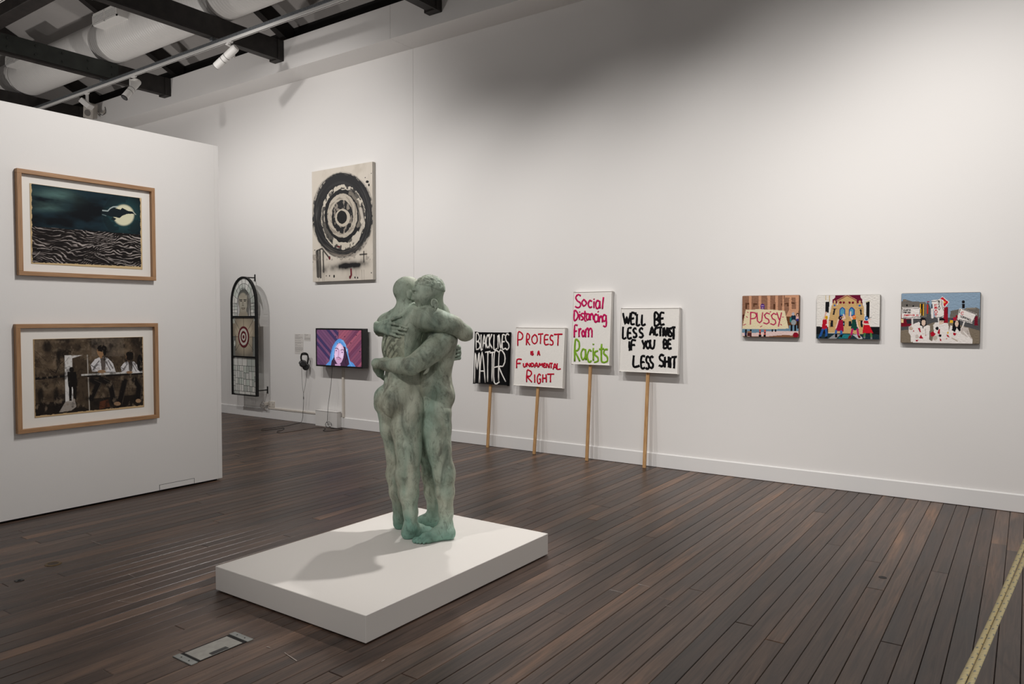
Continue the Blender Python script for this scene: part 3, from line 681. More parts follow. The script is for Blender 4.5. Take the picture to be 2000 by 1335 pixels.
    G.ell(S(836, 782, 4.93), (0.055, 0.08, 0.09), None, 0.05)
    G.ell(S(834, 748, 4.93), (0.06, 0.08, 0.10), None, 0.05)
    # right arm, round the far side, the hand spread on the other's back
    G.chain([(S(848, 648, 5.08), 0.072), (S(838, 648, 5.16), 0.066), (S(800, 650, 5.27), 0.052), (S(762, 648, 5.24), 0.05), (S(738, 642, 5.09), 0.043), (S(736, 640, 5.02), 0.040), (S(737, 639, 4.96), 0.036)], 0.035)
    def on(x, y, off, dflt=4.88): return S(x, y, (GA.hit(x, y) or dflt)-off)
    w0 = S(737, 639, 4.955); k0 = [on(763, 631, 0.012), on(765, 640, 0.013), on(764, 646.5, 0.012), on(761, 652, 0.010)]
    for a in k0: G.cap(w0+(a-w0)*0.28, a, 0.022, 0.0125, 0.014)
    G.cap(w0, on(752, 637, 0.012), 0.033, 0.022, 0.02)
    tips = [((779, 634, 0.016), (796, 640, 0.007)), ((780, 641.5, 0.017), (794, 645, 0.007)), ((776, 648, 0.016), (788, 652.5, 0.007)), ((771, 654.5, 0.014), (781, 658.5, 0.007))]
    for a, (m_, t_) in zip(k0, tips):
        G.cap(a, on(*m_), 0.0108, 0.0100, 0.006); G.cap(on(*m_), on(*t_), 0.0098, 0.0078, 0.004)
    tb = on(754, 627, 0.016)
    G.cap(w0+(tb-w0)*0.3, tb, 0.022, 0.016, 0.014); G.cap(tb, on(770, 622, 0.018), 0.014, 0.011, 0.008); G.cap(on(770, 622, 0.018), on(783, 618.5, 0.012), 0.011, 0.009, 0.005)
    G.floor(); return G

def patina_mat():
    m, nt, b = new_mat('verdigris_bronze'); L = nt.links.new
    tc = N(nt, 'ShaderNodeTexCoord'); at = N(nt, 'ShaderNodeAttribute', attribute_name='Col')
    mp = N(nt, 'ShaderNodeMapping'); mp.inputs['Scale'].default_value = (1, 1, 0.45); L(tc.outputs['Object'], mp.inputs['Vector'])
    n1 = N(nt, 'ShaderNodeTexNoise', i_Scale=7.0, i_Detail=5.0, i_Roughness=0.6, i_Distortion=0.7); L(mp.outputs[0], n1.inputs['Vector'])
    n2 = N(nt, 'ShaderNodeTexNoise', i_Scale=3.2, i_Detail=4.0, i_Distortion=0.4); L(mp.outputs[0], n2.inputs['Vector'])
    n3 = N(nt, 'ShaderNodeTexNoise', i_Scale=26.0, i_Detail=6.0, i_Roughness=0.7, i_Distortion=1.2); L(mp.outputs[0], n3.inputs['Vector'])
    r1 = N(nt, 'ShaderNodeValToRGB'); e = r1.color_ramp.elements
    e[0].position = 0.34; e[0].color = tuple(lin((122, 124, 112)))+(1,); e[1].position = 0.66; e[1].color = tuple(lin((206, 210, 192)))+(1,)
    x = e.new(0.47); x.color = tuple(lin((178, 183, 166)))+(1,); L(n1.outputs['Fac'], r1.inputs['Fac'])
    r2 = N(nt, 'ShaderNodeValToRGB'); r2.color_ramp.elements[0].position = 0.40; r2.color_ramp.elements[1].position = 0.60; L(n2.outputs['Fac'], r2.inputs['Fac'])
    sep = N(nt, 'ShaderNodeSeparateXYZ'); L(tc.outputs['Object'], sep.inputs[0])
    low = N(nt, 'ShaderNodeMapRange'); low.inputs[1].default_value = 1.5; low.inputs[2].default_value = 0.0; low.inputs[3].default_value = 0.35; low.inputs[4].default_value = 0.9; L(sep.outputs['Z'], low.inputs[0])
    mu = N(nt, 'ShaderNodeMath', operation='MULTIPLY'); L(r2.outputs['Color'], mu.inputs[0]); L(low.outputs[0], mu.inputs[1])
    foot_ = N(nt, 'ShaderNodeMapRange'); foot_.inputs[1].default_value = 0.24; foot_.inputs[2].default_value = 0.03; foot_.inputs[3].default_value = 0.0; foot_.inputs[4].default_value = 0.85; L(sep.outputs['Z'], foot_.inputs[0])
    mxx = N(nt, 'ShaderNodeMath', operation='MAXIMUM'); L(mu.outputs[0], mxx.inputs[0]); L(foot_.outputs[0], mxx.inputs[1])
    mx = N(nt, 'ShaderNodeMix', data_type='RGBA'); L(mxx.outputs[0], mx.inputs[0]); L(r1.outputs['Color'], mx.inputs[6]); mx.inputs[7].default_value = tuple(lin((112, 160, 146)))+(1,)
    r3 = N(nt, 'ShaderNodeValToRGB'); r3.color_ramp.elements[0].position = 0.34; r3.color_ramp.elements[0].color = (0.34, 0.33, 0.32, 1); r3.color_ramp.elements[1].position = 0.48; r3.color_ramp.elements[1].color = (1, 1, 1, 1); L(n3.outputs['Fac'], r3.inputs['Fac'])
    ml = N(nt, 'ShaderNodeMix', data_type='RGBA', blend_type='MULTIPLY'); ml.inputs[0].default_value = 0.6; L(mx.outputs[2], ml.inputs[6]); L(r3.outputs['Color'], ml.inputs[7])
    n4 = N(nt, 'ShaderNodeTexNoise', i_Scale=5.5, i_Detail=8.0, i_Roughness=0.65, i_Distortion=0.9); L(tc.outputs['Object'], n4.inputs['Vector'])
    r4 = N(nt, 'ShaderNodeValToRGB'); r4.color_ramp.elements[0].position = 0.36; r4.color_ramp.elements[0].color = (0.50, 0.47, 0.43, 1); r4.color_ramp.elements[1].position = 0.56; r4.color_ramp.elements[1].color = (1, 1, 1, 1); L(n4.outputs['Fac'], r4.inputs['Fac'])
    m4 = N(nt, 'ShaderNodeMix', data_type='RGBA', blend_type='MULTIPLY'); m4.inputs[0].default_value = 0.62; L(ml.outputs[2], m4.inputs[6]); L(r4.outputs['Color'], m4.inputs[7]); ml = m4
    m2 = N(nt, 'ShaderNodeMix', data_type='RGBA', blend_type='MULTIPLY'); m2.inputs[0].default_value = 1.0; L(ml.outputs[2], m2.inputs[6]); L(at.outputs['Color'], m2.inputs[7])
    L(m2.outputs[2], b.inputs['Base Color']); b.inputs['Roughness'].default_value = 0.62; b.inputs['Specular IOR Level'].default_value = 0.35
    nb = N(nt, 'ShaderNodeTexNoise', i_Scale=120.0, i_Detail=3.0); L(tc.outputs['Object'], nb.inputs['Vector'])
    bp = N(nt, 'ShaderNodeBump', i_Strength=0.18, i_Distance=0.002); L(nb.outputs['Fac'], bp.inputs['Height']); L(bp.outputs['Normal'], b.inputs['Normal'])
    return m
M_PATINA = patina_mat()
def vnoise(p, f):
    q = p*f; i = np.floor(q).astype(np.int64); t = q-i; t = t*t*(3-2*t); out = 0
    for a in (0, 1):
        for b in (0, 1):
            for c in (0, 1):
                h = ((i[:, 0]+a)*73856093) ^ ((i[:, 1]+b)*19349663) ^ ((i[:, 2]+c)*83492791); h = (h*2654435761 & 0xffffffff)/4294967295.0
                out = out + h*np.where(a, t[:, 0], 1-t[:, 0])*np.where(b, t[:, 1], 1-t[:, 1])*np.where(c, t[:, 2], 1-t[:, 2])
    return out
GA = left_figure(); GB = right_figure(GA)
ctr = S(822, 1045, 4.95); ctr[2] = 0; cw = s2w(ctr[None])[0]
statue = thing('embracing_statue', cw.tolist(), 'green patinated bronze statue of two nude figures hugging on white plinth', 'statue')
def figure(G, name, label, hair=None, tattoo=False):
    V, Q = G.surface(); V = relax(V, Q, 2)
    col = np.ones((len(V), 4), np.float32)
    if hair is not None:
        c, g, up = hair; r = V-c; inh = (np.linalg.norm(r, axis=1) < 0.125) & ((r@up) - (r@g)*0.62 > 0.012 + 0.012*vnoise(V, 40)) & ((r@up) > -0.075)
        n = r/np.linalg.norm(r, axis=1)[:, None]; V = V + n*(inh*(0.002+0.006*vnoise(V, 95)))[:, None]
        col[inh, :3] *= (0.72+0.5*vnoise(V, 60))[inh, None]
    if tattoo:                                                     # engraved waves on the lower back
        Pw = s2w(V); d = Pw-_C; z = d@_F; u = CX+FPX*(d@_R)/z; v = CY-FPX*(d@_U)/z
        reg = (u > 733) & (u < 790) & (v > 655) & (v < 706) & (z < 4.95)
        a = (u-738)*0.55+(v-655)*0.42*np.clip((u-730)/40, 0.5, 1.3)+3.0*np.sin((u-740)*0.11)
        m = reg & ((np.sin(a*1.05) > 0.35) | ((vnoise(V, 70) > 0.62)))
        fade = np.clip((790-u)/18, 0, 1)*np.clip((706-v)/8, 0, 1)
        col[reg, :3] *= np.array([1.10, 1.00, 0.94])
        col[m, :3] *= (1-0.55*fade)[m, None]
    me = bpy.data.meshes.new(name); Pw = s2w(V).astype(np.float32) - cw.astype(np.float32)
    me.vertices.add(len(Pw)); me.vertices.foreach_set('co', Pw.ravel())
    me.loops.add(len(Q)*4); me.loops.foreach_set('vertex_index', Q.ravel().astype(np.int32))
    me.polygons.add(len(Q)); me.polygons.foreach_set('loop_start', np.arange(0, len(Q)*4, 4, dtype=np.int32)); me.polygons.foreach_set('loop_total', np.full(len(Q), 4, np.int32))
    me.update(calc_edges=True); me.validate(); me.polygons.foreach_set('use_smooth', np.ones(len(Q), bool))
    at = me.color_attributes.new('Col', 'FLOAT_COLOR', 'POINT'); at.data.foreach_set('color', col.ravel())
    me.materials.append(M_PATINA); me.update()
    o = put(name, me, statue, Matrix.Translation(Vector(cw.tolist()))); o['label'] = label; return o
figure(GA, 'standing_figure', 'bald figure on the left seen from behind, arm over the other\'s shoulder', tattoo=True)
_g = unit_v((-0.93, -0.20, -0.27)); _sd = unit_v(np.cross(UPV, _g)); _up = np.cross(_g, _sd)
if _up[2] < 0: _up = -_up
figure(GB, 'standing_figure', 'short-haired figure on the right, arm round the other\'s waist', hair=(S(838, 566, 4.84), _g, _up))
# ---------------------------------------------------------------- flat art: painted grids (colour per vertex)
def homog(src):
    A = []; dst = [(0, 0), (1, 0), (1, 1), (0, 1)]
    for (x, y), (u, v) in zip(src, dst): A += [[x, y, 1, 0, 0, 0, -u*x, -u*y, u], [0, 0, 0, x, y, 1, -v*x, -v*y, v]]
    A = np.array(A, float); h = np.linalg.solve(A[:, :8], A[:, 8]); return np.append(h, 1).reshape(3, 3)
def fbm(u, v, f, oct=4, seed=0, ax=1.0, ay=1.0):
    out = 0; amp = 0.5; p = np.stack([u.ravel()*f*ax+seed*17.3, v.ravel()*f*ay+seed*7.7, np.full(u.size, seed*3.1)], 1)
    for _ in range(oct): out = out+amp*vnoise(p, 1.0); p = p*2.03; amp *= 0.5
    return (out/(1-0.5**oct)).reshape(u.shape)
class Art:
    def __init__(s, corners, W, H, bg):
        s.Hm = homog(corners); s.W, s.H = W, H
        s.U, s.V = np.meshgrid((np.arange(W)+0.5)/W, (np.arange(H)+0.5)/H); s.im = np.empty((H, W, 3)); s.im[:] = lin(bg)
        s.Hi = np.linalg.inv(s.Hm); q = np.stack([s.U, s.V, np.ones_like(s.U)], -1)@s.Hi.T; s.X, s.Y = q[..., 0]/q[..., 2], q[..., 1]/q[..., 2]    # crop-pixel place of each cell
    def put(s, m, c, a=1.0):
        c = lin(c); a = np.clip(np.asarray(m, float)*a, 0, 1)[..., None]; s.im = s.im*(1-a)+c*a
    def poly(s, pts, c, a=1.0):
        pts = np.array(pts, float); ins = np.zeros(s.X.shape, bool); n = len(pts)
        for i in range(n):
            (x0, y0), (x1, y1) = pts[i], pts[(i+1) % n]
            if y0 == y1: continue
            ins ^= ((s.Y < y0) != (s.Y < y1)) & (s.X < (x1-x0)*(s.Y-y0)/(y1-y0)+x0)
        s.put(ins, c, a)
    def rect(s, x0, y0, x1, y1, c, a=1.0): s.put((s.X >= x0) & (s.X <= x1) & (s.Y >= y0) & (s.Y <= y1), c, a)
    def ell(s, x, y, rx, ry, c, a=1.0, soft=0.0):
        d = np.sqrt(((s.X-x)/rx)**2+((s.Y-y)/ry)**2); s.put(np.clip((1-d)/soft, 0, 1) if soft > 0 else d < 1, c, a)
    def line(s, pts, w, c, a=1.0):
        d = np.full(s.X.shape, 1e9)
        for (x0, y0), (x1, y1) in zip(pts[:-1], pts[1:]):
            dx, dy = x1-x0, y1-y0; L = dx*dx+dy*dy+1e-9; t = np.clip(((s.X-x0)*dx+(s.Y-y0)*dy)/L, 0, 1); d = np.minimum(d, np.hypot(s.X-x0-t*dx, s.Y-y0-t*dy))
        s.put(np.clip((w/2-d)/(0.25*w)+0.5, 0, 1), c, a)
    def text(s, items, w, c):
        for ch, x0, y0, x1, y1 in items:
            for st in STROKES[ch]: s.line([(x0+(x1-x0)*a, y0+(y1-y0)*b) for a, b in st], w, c)
    def mesh(s, name, P, mat, relief=None):
        """P(u,v)->world point for u right, v down; relief adds height along the normal"""
        H, W = s.H, s.W; u = np.linspace(0, 1, W+1); v = np.linspace(0, 1, H+1); UU, VV = np.meshgrid(u, v)
        o, e1, e2 = [np.asarray(q, float) for q in P]; V = o+UU[..., None]*e1+VV[..., None]*e2
        if relief is not None:
            n = unit_v(np.cross(e2, e1)); V = V + n*(relief*fbm(UU, VV, 90, 2, 5, 1, H/W))[..., None]
        V = V.reshape(-1, 3)
        i = np.arange(H*W); r = i//W; c = i % W; a = r*(W+1)+c; Q = np.stack([a, a+W+1, a+W+2, a+1], 1)
        me = bpy.data.meshes.new(name); me.vertices.add(len(V)); me.vertices.foreach_set('co', V.astype(np.float32).ravel())
        me.loops.add(len(Q)*4); me.loops.foreach_set('vertex_index', Q.ravel().astype(np.int32)); me.polygons.add(len(Q))
        me.polygons.foreach_set('loop_start', np.arange(0, len(Q)*4, 4, dtype=np.int32)); me.polygons.foreach_set('loop_total', np.full(len(Q), 4, np.int32)); me.update(calc_edges=True)
        at = me.color_attributes.new('Col', 'FLOAT_COLOR', 'CORNER'); col = np.ones((len(Q)*4, 4), np.float32); col[:, :3] = np.repeat(s.im.reshape(-1, 3), 4, 0); at.data.foreach_set('color', col.ravel())
        me.materials.append(mat); me.update(); return me
STROKES = {
 'A': [[(0, 1), (.5, 0), (1, 1)], [(.2, .62), (.8, .62)]], 'B': [[(0, 1), (.05, 0), (.6, .05), (.8, .25), (.55, .45), (.1, .5)], [(.1, .5), (.7, .55), (.95, .78), (.6, .97), (0, 1)]],
 'C': [[(.95, .15), (.55, 0), (.1, .35), (.1, .75), (.5, 1), (.95, .88)]], 'D': [[(.05, 0), (.0, 1), (.55, .95), (.95, .55), (.6, .1), (.05, 0)]],
 'E': [[(.95, 0), (.1, .03), (.05, .98), (1, .97)], [(.08, .5), (.8, .47)]], 'F': [[(1, 0), (.1, .03), (0, 1)], [(.08, .48), (.8, .45)]],
 'G': [[(.9, .15), (.5, 0), (.05, .4), (.15, .9), (.6, 1), (.9, .8), (.9, .55), (.5, .55)]], 'H': [[(.05, 0), (0, 1)], [(.95, 0), (1, 1)], [(.02, .5), (.97, .48)]],
 'I': [[(.5, 0), (.5, 1)]], 'K': [[(.05, 0), (.05, 1)], [(.9, 0), (.1, .55), (1, 1)]], 'L': [[(.1, 0), (.05, 1), (1, .95)]],
 'M': [[(0, 1), (.15, 0), (.5, .55), (.85, 0), (1, 1)]], 'N': [[(0, 1), (.05, 0), (.9, 1), (.95, 0)]], 'O': [[(.5, 0), (.05, .3), (.05, .75), (.5, 1), (.95, .7), (.9, .25), (.5, 0)]],
 'P': [[(.05, 1), (.1, 0), (.75, .05), (.95, .28), (.7, .5), (.1, .55)]], 'R': [[(.0, 1), (.1, 0), (.75, .05), (.9, .28), (.6, .48), (.1, .52), (1, 1)]],
 'S': [[(.95, .1), (.5, 0), (.1, .2), (.3, .45), (.8, .6), (.9, .85), (.5, 1), (0, .9)]], 'T': [[(0, .03), (1, 0)], [(.5, 0), (.45, 1)]],
 'U': [[(0, 0), (.08, .8), (.45, 1), (.85, .8), (1, 0)]], 'V': [[(0, 0), (.5, 1), (1, 0)]], 'W': [[(0, 0), (.3, 1), (.5, .35), (.7, 1), (1, 0)]], 'Y': [[(0, 0), (.5, .5)], [(1, 0), (.35, 1)]],
 'a': [[(.9, .1), (.4, 0), (.05, .5), (.35, 1), (.85, .7), (.9, 0), (1, 1)]], 'c': [[(.95, .15), (.5, 0), (.08, .5), (.45, 1), (1, .85)]], 'g': [[(.85, .1), (.4, 0), (.05, .3), (.4, .55), (.85, .4), (.9, .05), (.95, .85), (.6, 1), (.2, .92)]],
 'i': [[(.5, .25), (.5, 1)], [(.5, 0), (.55, .05)]], 'l': [[(.6, 0), (.3, 1)]], 'm': [[(0, 1), (.05, .1)], [(.05, .3), (.3, 0), (.48, .3), (.48, 1)], [(.5, .3), (.8, 0), (1, .3), (1, 1)]],
 'n': [[(0, 0), (.05, 1)], [(.05, .4), (.5, 0), (.9, .3), (1, 1)]], 'o': [[(.5, 0), (.05, .45), (.4, 1), (.95, .6), (.5, 0)]], 'r': [[(.05, 0), (.1, 1)], [(.1, .4), (.5, .05), (1, .1)]],
 's': [[(.9, .05), (.3, .1), (.1, .35), (.8, .6), (.8, .9), (0, 1)]], 't': [[(.5, 0), (.45, .9), (.9, 1)], [(0, .3), (1, .27)]], "'": [[(.5, 0), (.4, 1)]], '-': [[(0, .5), (1, .5)]], '.': [[(.4, .4), (.6, .6)]]}
M_PRINT = attr_mat('printed_paper', 0.8, spec=0.2); M_PAINT = attr_mat('oil_paint', 0.5, bump=0.35, bscale=90); M_YARN = attr_mat('stitched_yarn', 0.95, bump=0.9, bscale=330, spec=0.1)
M_SCREEN = attr_mat('screen', 0.3, emit=1.05)
M_PAPER = plain('deckle_paper', (205, 180, 138), 0.85)

# ---------- framed prints on the partition
def framed(y0, y1, z0, z1, label, art, sheet_px, crop, scale, sheetlabel):
    t = thing('framed_print', (PX, (y0+y1)/2, z0), label, 'framed print', 'oak framed prints on the partition')
    D, w = 0.045, 0.033; xf = PX+D
    for a, b in ((z1-w, z1), (z0, z0+w)): MB().box((PX, y0+(0 if a > z0 else 0), a), (xf, y1, b), bevel=0.0015).build('frame_rail', M_FRAME_H, t)
    for a, b in ((y0, y0+w), (y1-w, y1)): MB().box((PX, a, z0+w), (xf, b, z1-w), bevel=0.0015).build('frame_stile', M_FRAME_V, t)
    MB().box((PX+0.001, y0+w, z0+w), (PX+0.010, y1-w, z1-w)).build('mat_board', M_MAT, t)
    q = [on_part(crop[0]+x/scale, crop[1]+y/scale, PX+0.014) for x, y in sheet_px]
    ya, yb = (q[0][1]+q[3][1])/2, (q[1][1]+q[2][1])/2; za, zb = (q[2][2]+q[3][2])/2, (q[0][2]+q[1][2])/2
    sh = MB().box((PX+0.010, ya, za), (PX+0.0135, yb, zb), bevel=0.0008).build('paper_sheet', M_PAPER, t)
    put('printed_image', art.mesh('printed_image', ((PX+0.0140, ya+0.002, zb-0.002), (0, yb-ya-0.004, 0), (0, 0, za-zb+0.004)), M_PRINT), sh)
# moonlit sea
sp1 = [(245, 240), (1157, 362), (1158, 945), (252, 893)]
A = Art(sp1, 330, 210, (205, 180, 138))
hz = 592+(A.X-270)*(660-592)/877.0
edge = 5*np.sin(A.Y*0.09)+4*fbm(A.U, A.V, 60, 2, 3)*2
dark = (A.X > 256+edge*0.5) & (A.X < 1149-edge*0.4) & (A.Y < 890+(A.X-250)*0.034+edge*0.7-4) & (A.Y > 236+(A.X-245)*0.1338+3)
A.put(dark, (10, 16, 22))
sky = dark & (A.Y < hz)
n = fbm(A.U, A.V, 6, 5, 1, 1.0, 1.6); n2 = fbm(A.U, A.V, 5, 4, 2, 1, 3)
A.put(sky*np.clip((n-0.42)*3, 0, 1), (26, 48, 58), 0.8)
cl = np.exp(-((A.X-430)/190)**2-((A.Y-345)/55)**2)+0.8*np.exp(-((A.X-390)/150)**2-((A.Y-440)/30)**2); A.put(sky*np.clip(cl*(n2*2.4-0.6), 0, 1), (92, 124, 120), 0.8)
d = np.hypot((A.X-1010)/1.0, (A.Y-500)/1.05); A.put(sky*np.clip((190-d)/130, 0, 1), (44, 84, 88), 0.75*1.0)
A.put(sky & (d > 96) & (d < 170) & (n > 0.52), (18, 30, 36), 0.6)
A.ell(1010, 500, 92, 92, (222, 220, 190), soft=0.16)
A.poly([(880, 455), (930, 440), (985, 455), (1000, 440), (1045, 465), (1085, 470), (1100, 490), (1040, 490), (1000, 505), (975, 525), (940, 515), (905, 512), (840, 490), (830, 465)], (20, 32, 38))
A.poly([(920, 515), (950, 530), (930, 545), (905, 535)], (24, 38, 42)); A.line([(838, 462), (880, 466), (900, 445), (925, 432), (960, 430)], 9, (190, 205, 205), 0.8); A.line([(835, 495), (865, 505)], 6, (120, 140, 142), .7)
A.line([(1085, 470), (1110, 495)], 6, (200, 205, 190), .8)
sea = dark & (A.Y >= hz); A.put(sea, (24, 20, 20))
wv = fbm(A.U, A.V, 5, 4, 7, 1, .8); ph = A.Y+46*np.sin(A.X*0.0062+1.1)+26*np.sin(A.X*0.014+A.Y*0.01)+150*(wv-0.5)
st = np.sin(ph*0.30)*0.5+0.5; br = fbm(A.U, A.V, 11, 4, 9, 0.5, 2.6); b2 = fbm(A.U, A.V, 40, 3, 19, 0.35, 2.0)
lightp = np.exp(-((A.X-1000)/130)**2-((A.Y-720)/110)**2)*1.5+0.7*np.exp(-((A.X-700)/170)**2-((A.Y-735)/40)**2)+0.42+0.3*np.exp(-((A.Y-(880-(A.X-270)*0.24))/30)**2)*(A.X < 850)
A.put(sea*np.clip((b2-0.52)*3, 0, 1), (66, 58, 54), 0.6)
A.put(sea*np.clip((st**1.6*br*b2*6.0-0.95)*1.6*lightp, 0, 1), (178, 168, 164), 0.9)
for pts in ([(680, 855), (740, 880)], [(770, 820), (830, 860), (885, 888)], [(790, 805), (850, 840)], [(880, 845), (960, 870), (1060, 885)], [(930, 890), (1030, 905), (1105, 918)], [(555, 700), (650, 735), (760, 745)], [(300, 770), (420, 778)], [(270, 838), (320, 800)], [(860, 740), (700, 760), (560, 800)], [(700, 640), (760, 655)], [(430, 625), (520, 632)], [(1000, 760), (1100, 775)]): A.line([(x+0*k, y+5*math.sin(x*0.05)) for x, y in [tuple(q) for q in smooth_pts(pts, 5)] for k in (0,)], 5, (190, 182, 178), 0.55)
framed(2.497, 3.598, 1.927, 2.754, 'oak framed print of a moon over a dark sea, upper one', A, sp1, (0, 300), 4.172, '')
# figures at a bar
sp2 = [(200, 187), (852, 175), (852, 590), (203, 655)]
A = Art(sp2, 330, 215, (70, 58, 46))
n = fbm(A.U, A.V, 7, 5, 21); n2 = fbm(A.U, A.V, 18, 4, 22)
A.put(np.clip((n-0.5)*5, 0, 1), (108, 92, 74), 0.8); A.put(np.clip((0.46-n)*6, 0, 1), (38, 31, 26), 0.85); A.put(np.clip((n2-0.58)*6, 0, 1), (126, 112, 94), 0.5)
A.put((A.X > 545) & (A.X < 740) & (A.Y < 290), (112, 102, 92), 0.35)
bot = 570-(A.X-200)*0.085; A.put(A.Y > bot, (24, 19, 17), 0.9)
for x0, x1, y0, y1 in ((215, 262, 470, 590), (310, 352, 465, 590), (330, 365, 250, 395), (250, 320, 190, 280)): A.ell((x0+x1)/2, (y0+y1)/2, (x1-x0)/2, (y1-y0)/2, (22, 18, 16), 0.85, 0.5)
A.poly([(208, 415), (390, 400), (390, 412), (208, 430)], (20, 16, 15))
A.line([(300, 370), (330, 390), (350, 340), (385, 310), (370, 270), (400, 250), (435, 270), (430, 300)], 4, (24, 18, 16))
A.poly([(383, 283), (490, 282), (430, 300), (432, 560), (385, 560)], (214, 212, 210)); A.poly([(432, 300), (522, 284), (528, 610), (445, 560)], (70, 58, 46)); A.line([(520, 282), (528, 615)], 6, (170, 164, 156))
A.poly([(385, 560), (440, 540), (450, 590), (420, 612), (345, 625)], (170, 162, 154), 0.8)
A.ell(425, 368, 14, 16, (18, 15, 14)); A.poly([(398, 382), (452, 380), (460, 470), (405, 474)], (20, 16, 15)); A.poly([(408, 470), (425, 470), (422, 555), (408, 555)], (16, 13, 12)); A.poly([(430, 470), (455, 468), (450, 550), (438, 540)], (20, 16, 15))
A.poly([(480, 395), (848, 377), (848, 388), (480, 406)], (200, 198, 194)); A.poly([(480, 406), (848, 388), (848, 398), (540, 416)], (26, 21, 19))
def barman(cx, cy, k, skin, big):
    A.ell(cx, cy-62*k, 22*k, 32*k, skin); A.ell(cx+8*k, cy-80*k, 28*k, 20*k, (20, 16, 14)); A.ell(cx+24*k, cy-60*k, 10*k, 24*k, (22, 18, 15))
    A.poly([(cx-52*k, cy+58*k), (cx-62*k, cy+18*k), (cx-34*k, cy-16*k), (cx-6*k, cy-28*k), (cx+40*k, cy-24*k), (cx+72*k, cy+10*k), (cx+88*k, cy+62*k)], (214, 212, 214))
    A.poly([(cx-4*k, cy-28*k), (cx+28*k, cy-24*k), (cx+26*k, cy+50*k), (cx+4*k, cy+50*k)], (92, 84, 80)); A.ell(cx, cy-34*k, 9*k, 14*k, skin)
    for a, b in (((-40, 30), (-10, -6)), ((-50, 50), (-20, 16)), ((44, -8), (70, 40)), ((30, 0), (56, 50)), ((-58, 20), (-30, 40))): A.line([(cx+a[0]*k, cy+a[1]*k), (cx+b[0]*k, cy+b[1]*k)], 5*k, (96, 90, 92))
    A.ell(cx+4*k, cy+58*k, 24*k, 10*k, (150, 118, 88)); A.line([(cx-18*k, cy-66*k), (cx+12*k, cy-64*k)], 4*k, (30, 24, 20))
barman(600, 322, 1.0, (150, 116, 84), True); barman(765, 340, 0.78, (120, 92, 70), False); A.ell(832, 330, 18, 50, (22, 18, 16))
A.ell(768, 300, 16, 14, (26, 20, 17))
for pts in ([(545, 430), (585, 450), (540, 540)], [(600, 425), (655, 455), (672, 560)], [(740, 440), (720, 520), (705, 580)], [(800, 430), (825, 470), (815, 550)]): A.line(pts, 34, (22, 18, 17)); A.line([(x+15, y) for x, y in pts], 2.5, (96, 86, 74), .6)
A.ell(694, 572, 20, 12, (150, 120, 92)); A.ell(818, 555, 16, 12, (160, 130, 100)); A.poly([(590, 560), (640, 545), (650, 590), (585, 605)], (96, 54, 34), 0.8)
hn = fbm(A.U, A.V, 26, 4, 35, 1.0, 0.5); A.put(np.clip((0.47-hn)*5, 0, 1), (28, 23, 20), 0.75); A.put(np.clip((hn-0.60)*7, 0, 1), (132, 116, 98), 0.55)
for k in range(26):
    x, y = 215+RNG.random()*620, 195+RNG.random()*380; A.line([(x, y), (x+RNG.normal()*30, y+RNG.normal()*30), (x+RNG.normal()*40, y+RNG.normal()*40)], 3, (24, 19, 17), .55)
ed = 4*fbm(A.U, A.V, 40, 2, 33); A.put((A.Y > 650-(A.X-203)*0.1-ed*2), (196, 168, 128)); A.put((A.X < 204+ed), (150, 126, 96)); A.put(A.X > 849-ed*0.6, (178, 152, 118))
framed(2.466, 3.608, 0.687, 1.546, 'oak framed charcoal print of figures seated at a bar, lower one', A, sp2, (0, 600), 3.035, '')

# ---------- canvases on the long wall
def canvas(name, px, Yf, label, cat, art, mat, edge, group=None, relief=None, rnd=0.004, depth=None):
    q = [on_wall(x, y, Yf) for x, y in px]
    xa, xb = (q[0][0]+q[3][0])/2, (q[1][0]+q[2][0])/2; za, zb = (q[2][2]+q[3][2])/2, (q[0][2]+q[1][2])/2
    t = thing(name, ((xa+xb)/2, WY, za), label, cat, group)
    MB().box((xa, Yf, za), (xb, WY-0.001, zb), bevel=rnd, seg=2).build('stretched_side', edge, t)
    r = rnd*0.35
    put('front_face', art.mesh('front_face', ((xa+r, Yf-0.0012, zb-r), (xb-xa-2*r, 0, 0), (0, 0, za-zb+2*r)), mat, relief), t); return t, (xa, xb, za, zb)
# black ring painting
cp = [(92, 215), (658, 122), (660, 1222), (99, 1240)]
A = Art(cp, 210, 270, (214, 206, 194))
cxm, cym = 372, 640
def ringd(x, y, rx, ry): return np.sqrt(((A.X-x)/rx)**2+((A.Y-y)/ry)**2)
ang = np.arctan2(A.Y-cym, A.X-cxm); n = fbm(A.U, A.V, 9, 4, 41); nf = fbm(A.U, A.V, 34, 3, 42)
A.put(np.clip((n-0.5)*4, 0, 1), (190, 180, 166), 0.5)
strk = fbm(np.cos(ang)*0.5+0.5+ringd(382, 620, 280, 400)*3, np.sin(ang)*0.5+0.5+ringd(382, 620, 280, 400)*3, 8, 4, 43)
pol = fbm(np.cos(ang)*1.2+3+ringd(382, 622, 284, 402)*16, np.sin(ang)*1.2+3, 1.6, 4, 45)
d0 = ringd(380, 622, 298, 412)+0.09*(pol-0.5)+0.03*(nf-0.5); A.put(np.clip((1.0-d0)/0.05, 0, 1), (36, 36, 38), 1.0); A.put((d0 < .98)*np.clip((pol-0.52)*4, 0, 1), (92, 91, 90), 0.6)
A.put((d0 > .93) & (d0 < 1.0) & (pol > .5) & (nf > .45), (196, 188, 176), .6)
low = np.clip((A.Y-880)/150, 0, 1); A.put((d0 < 1)*low*np.clip((strk-0.46)*6, 0, 1), (170, 160, 148), 0.75)
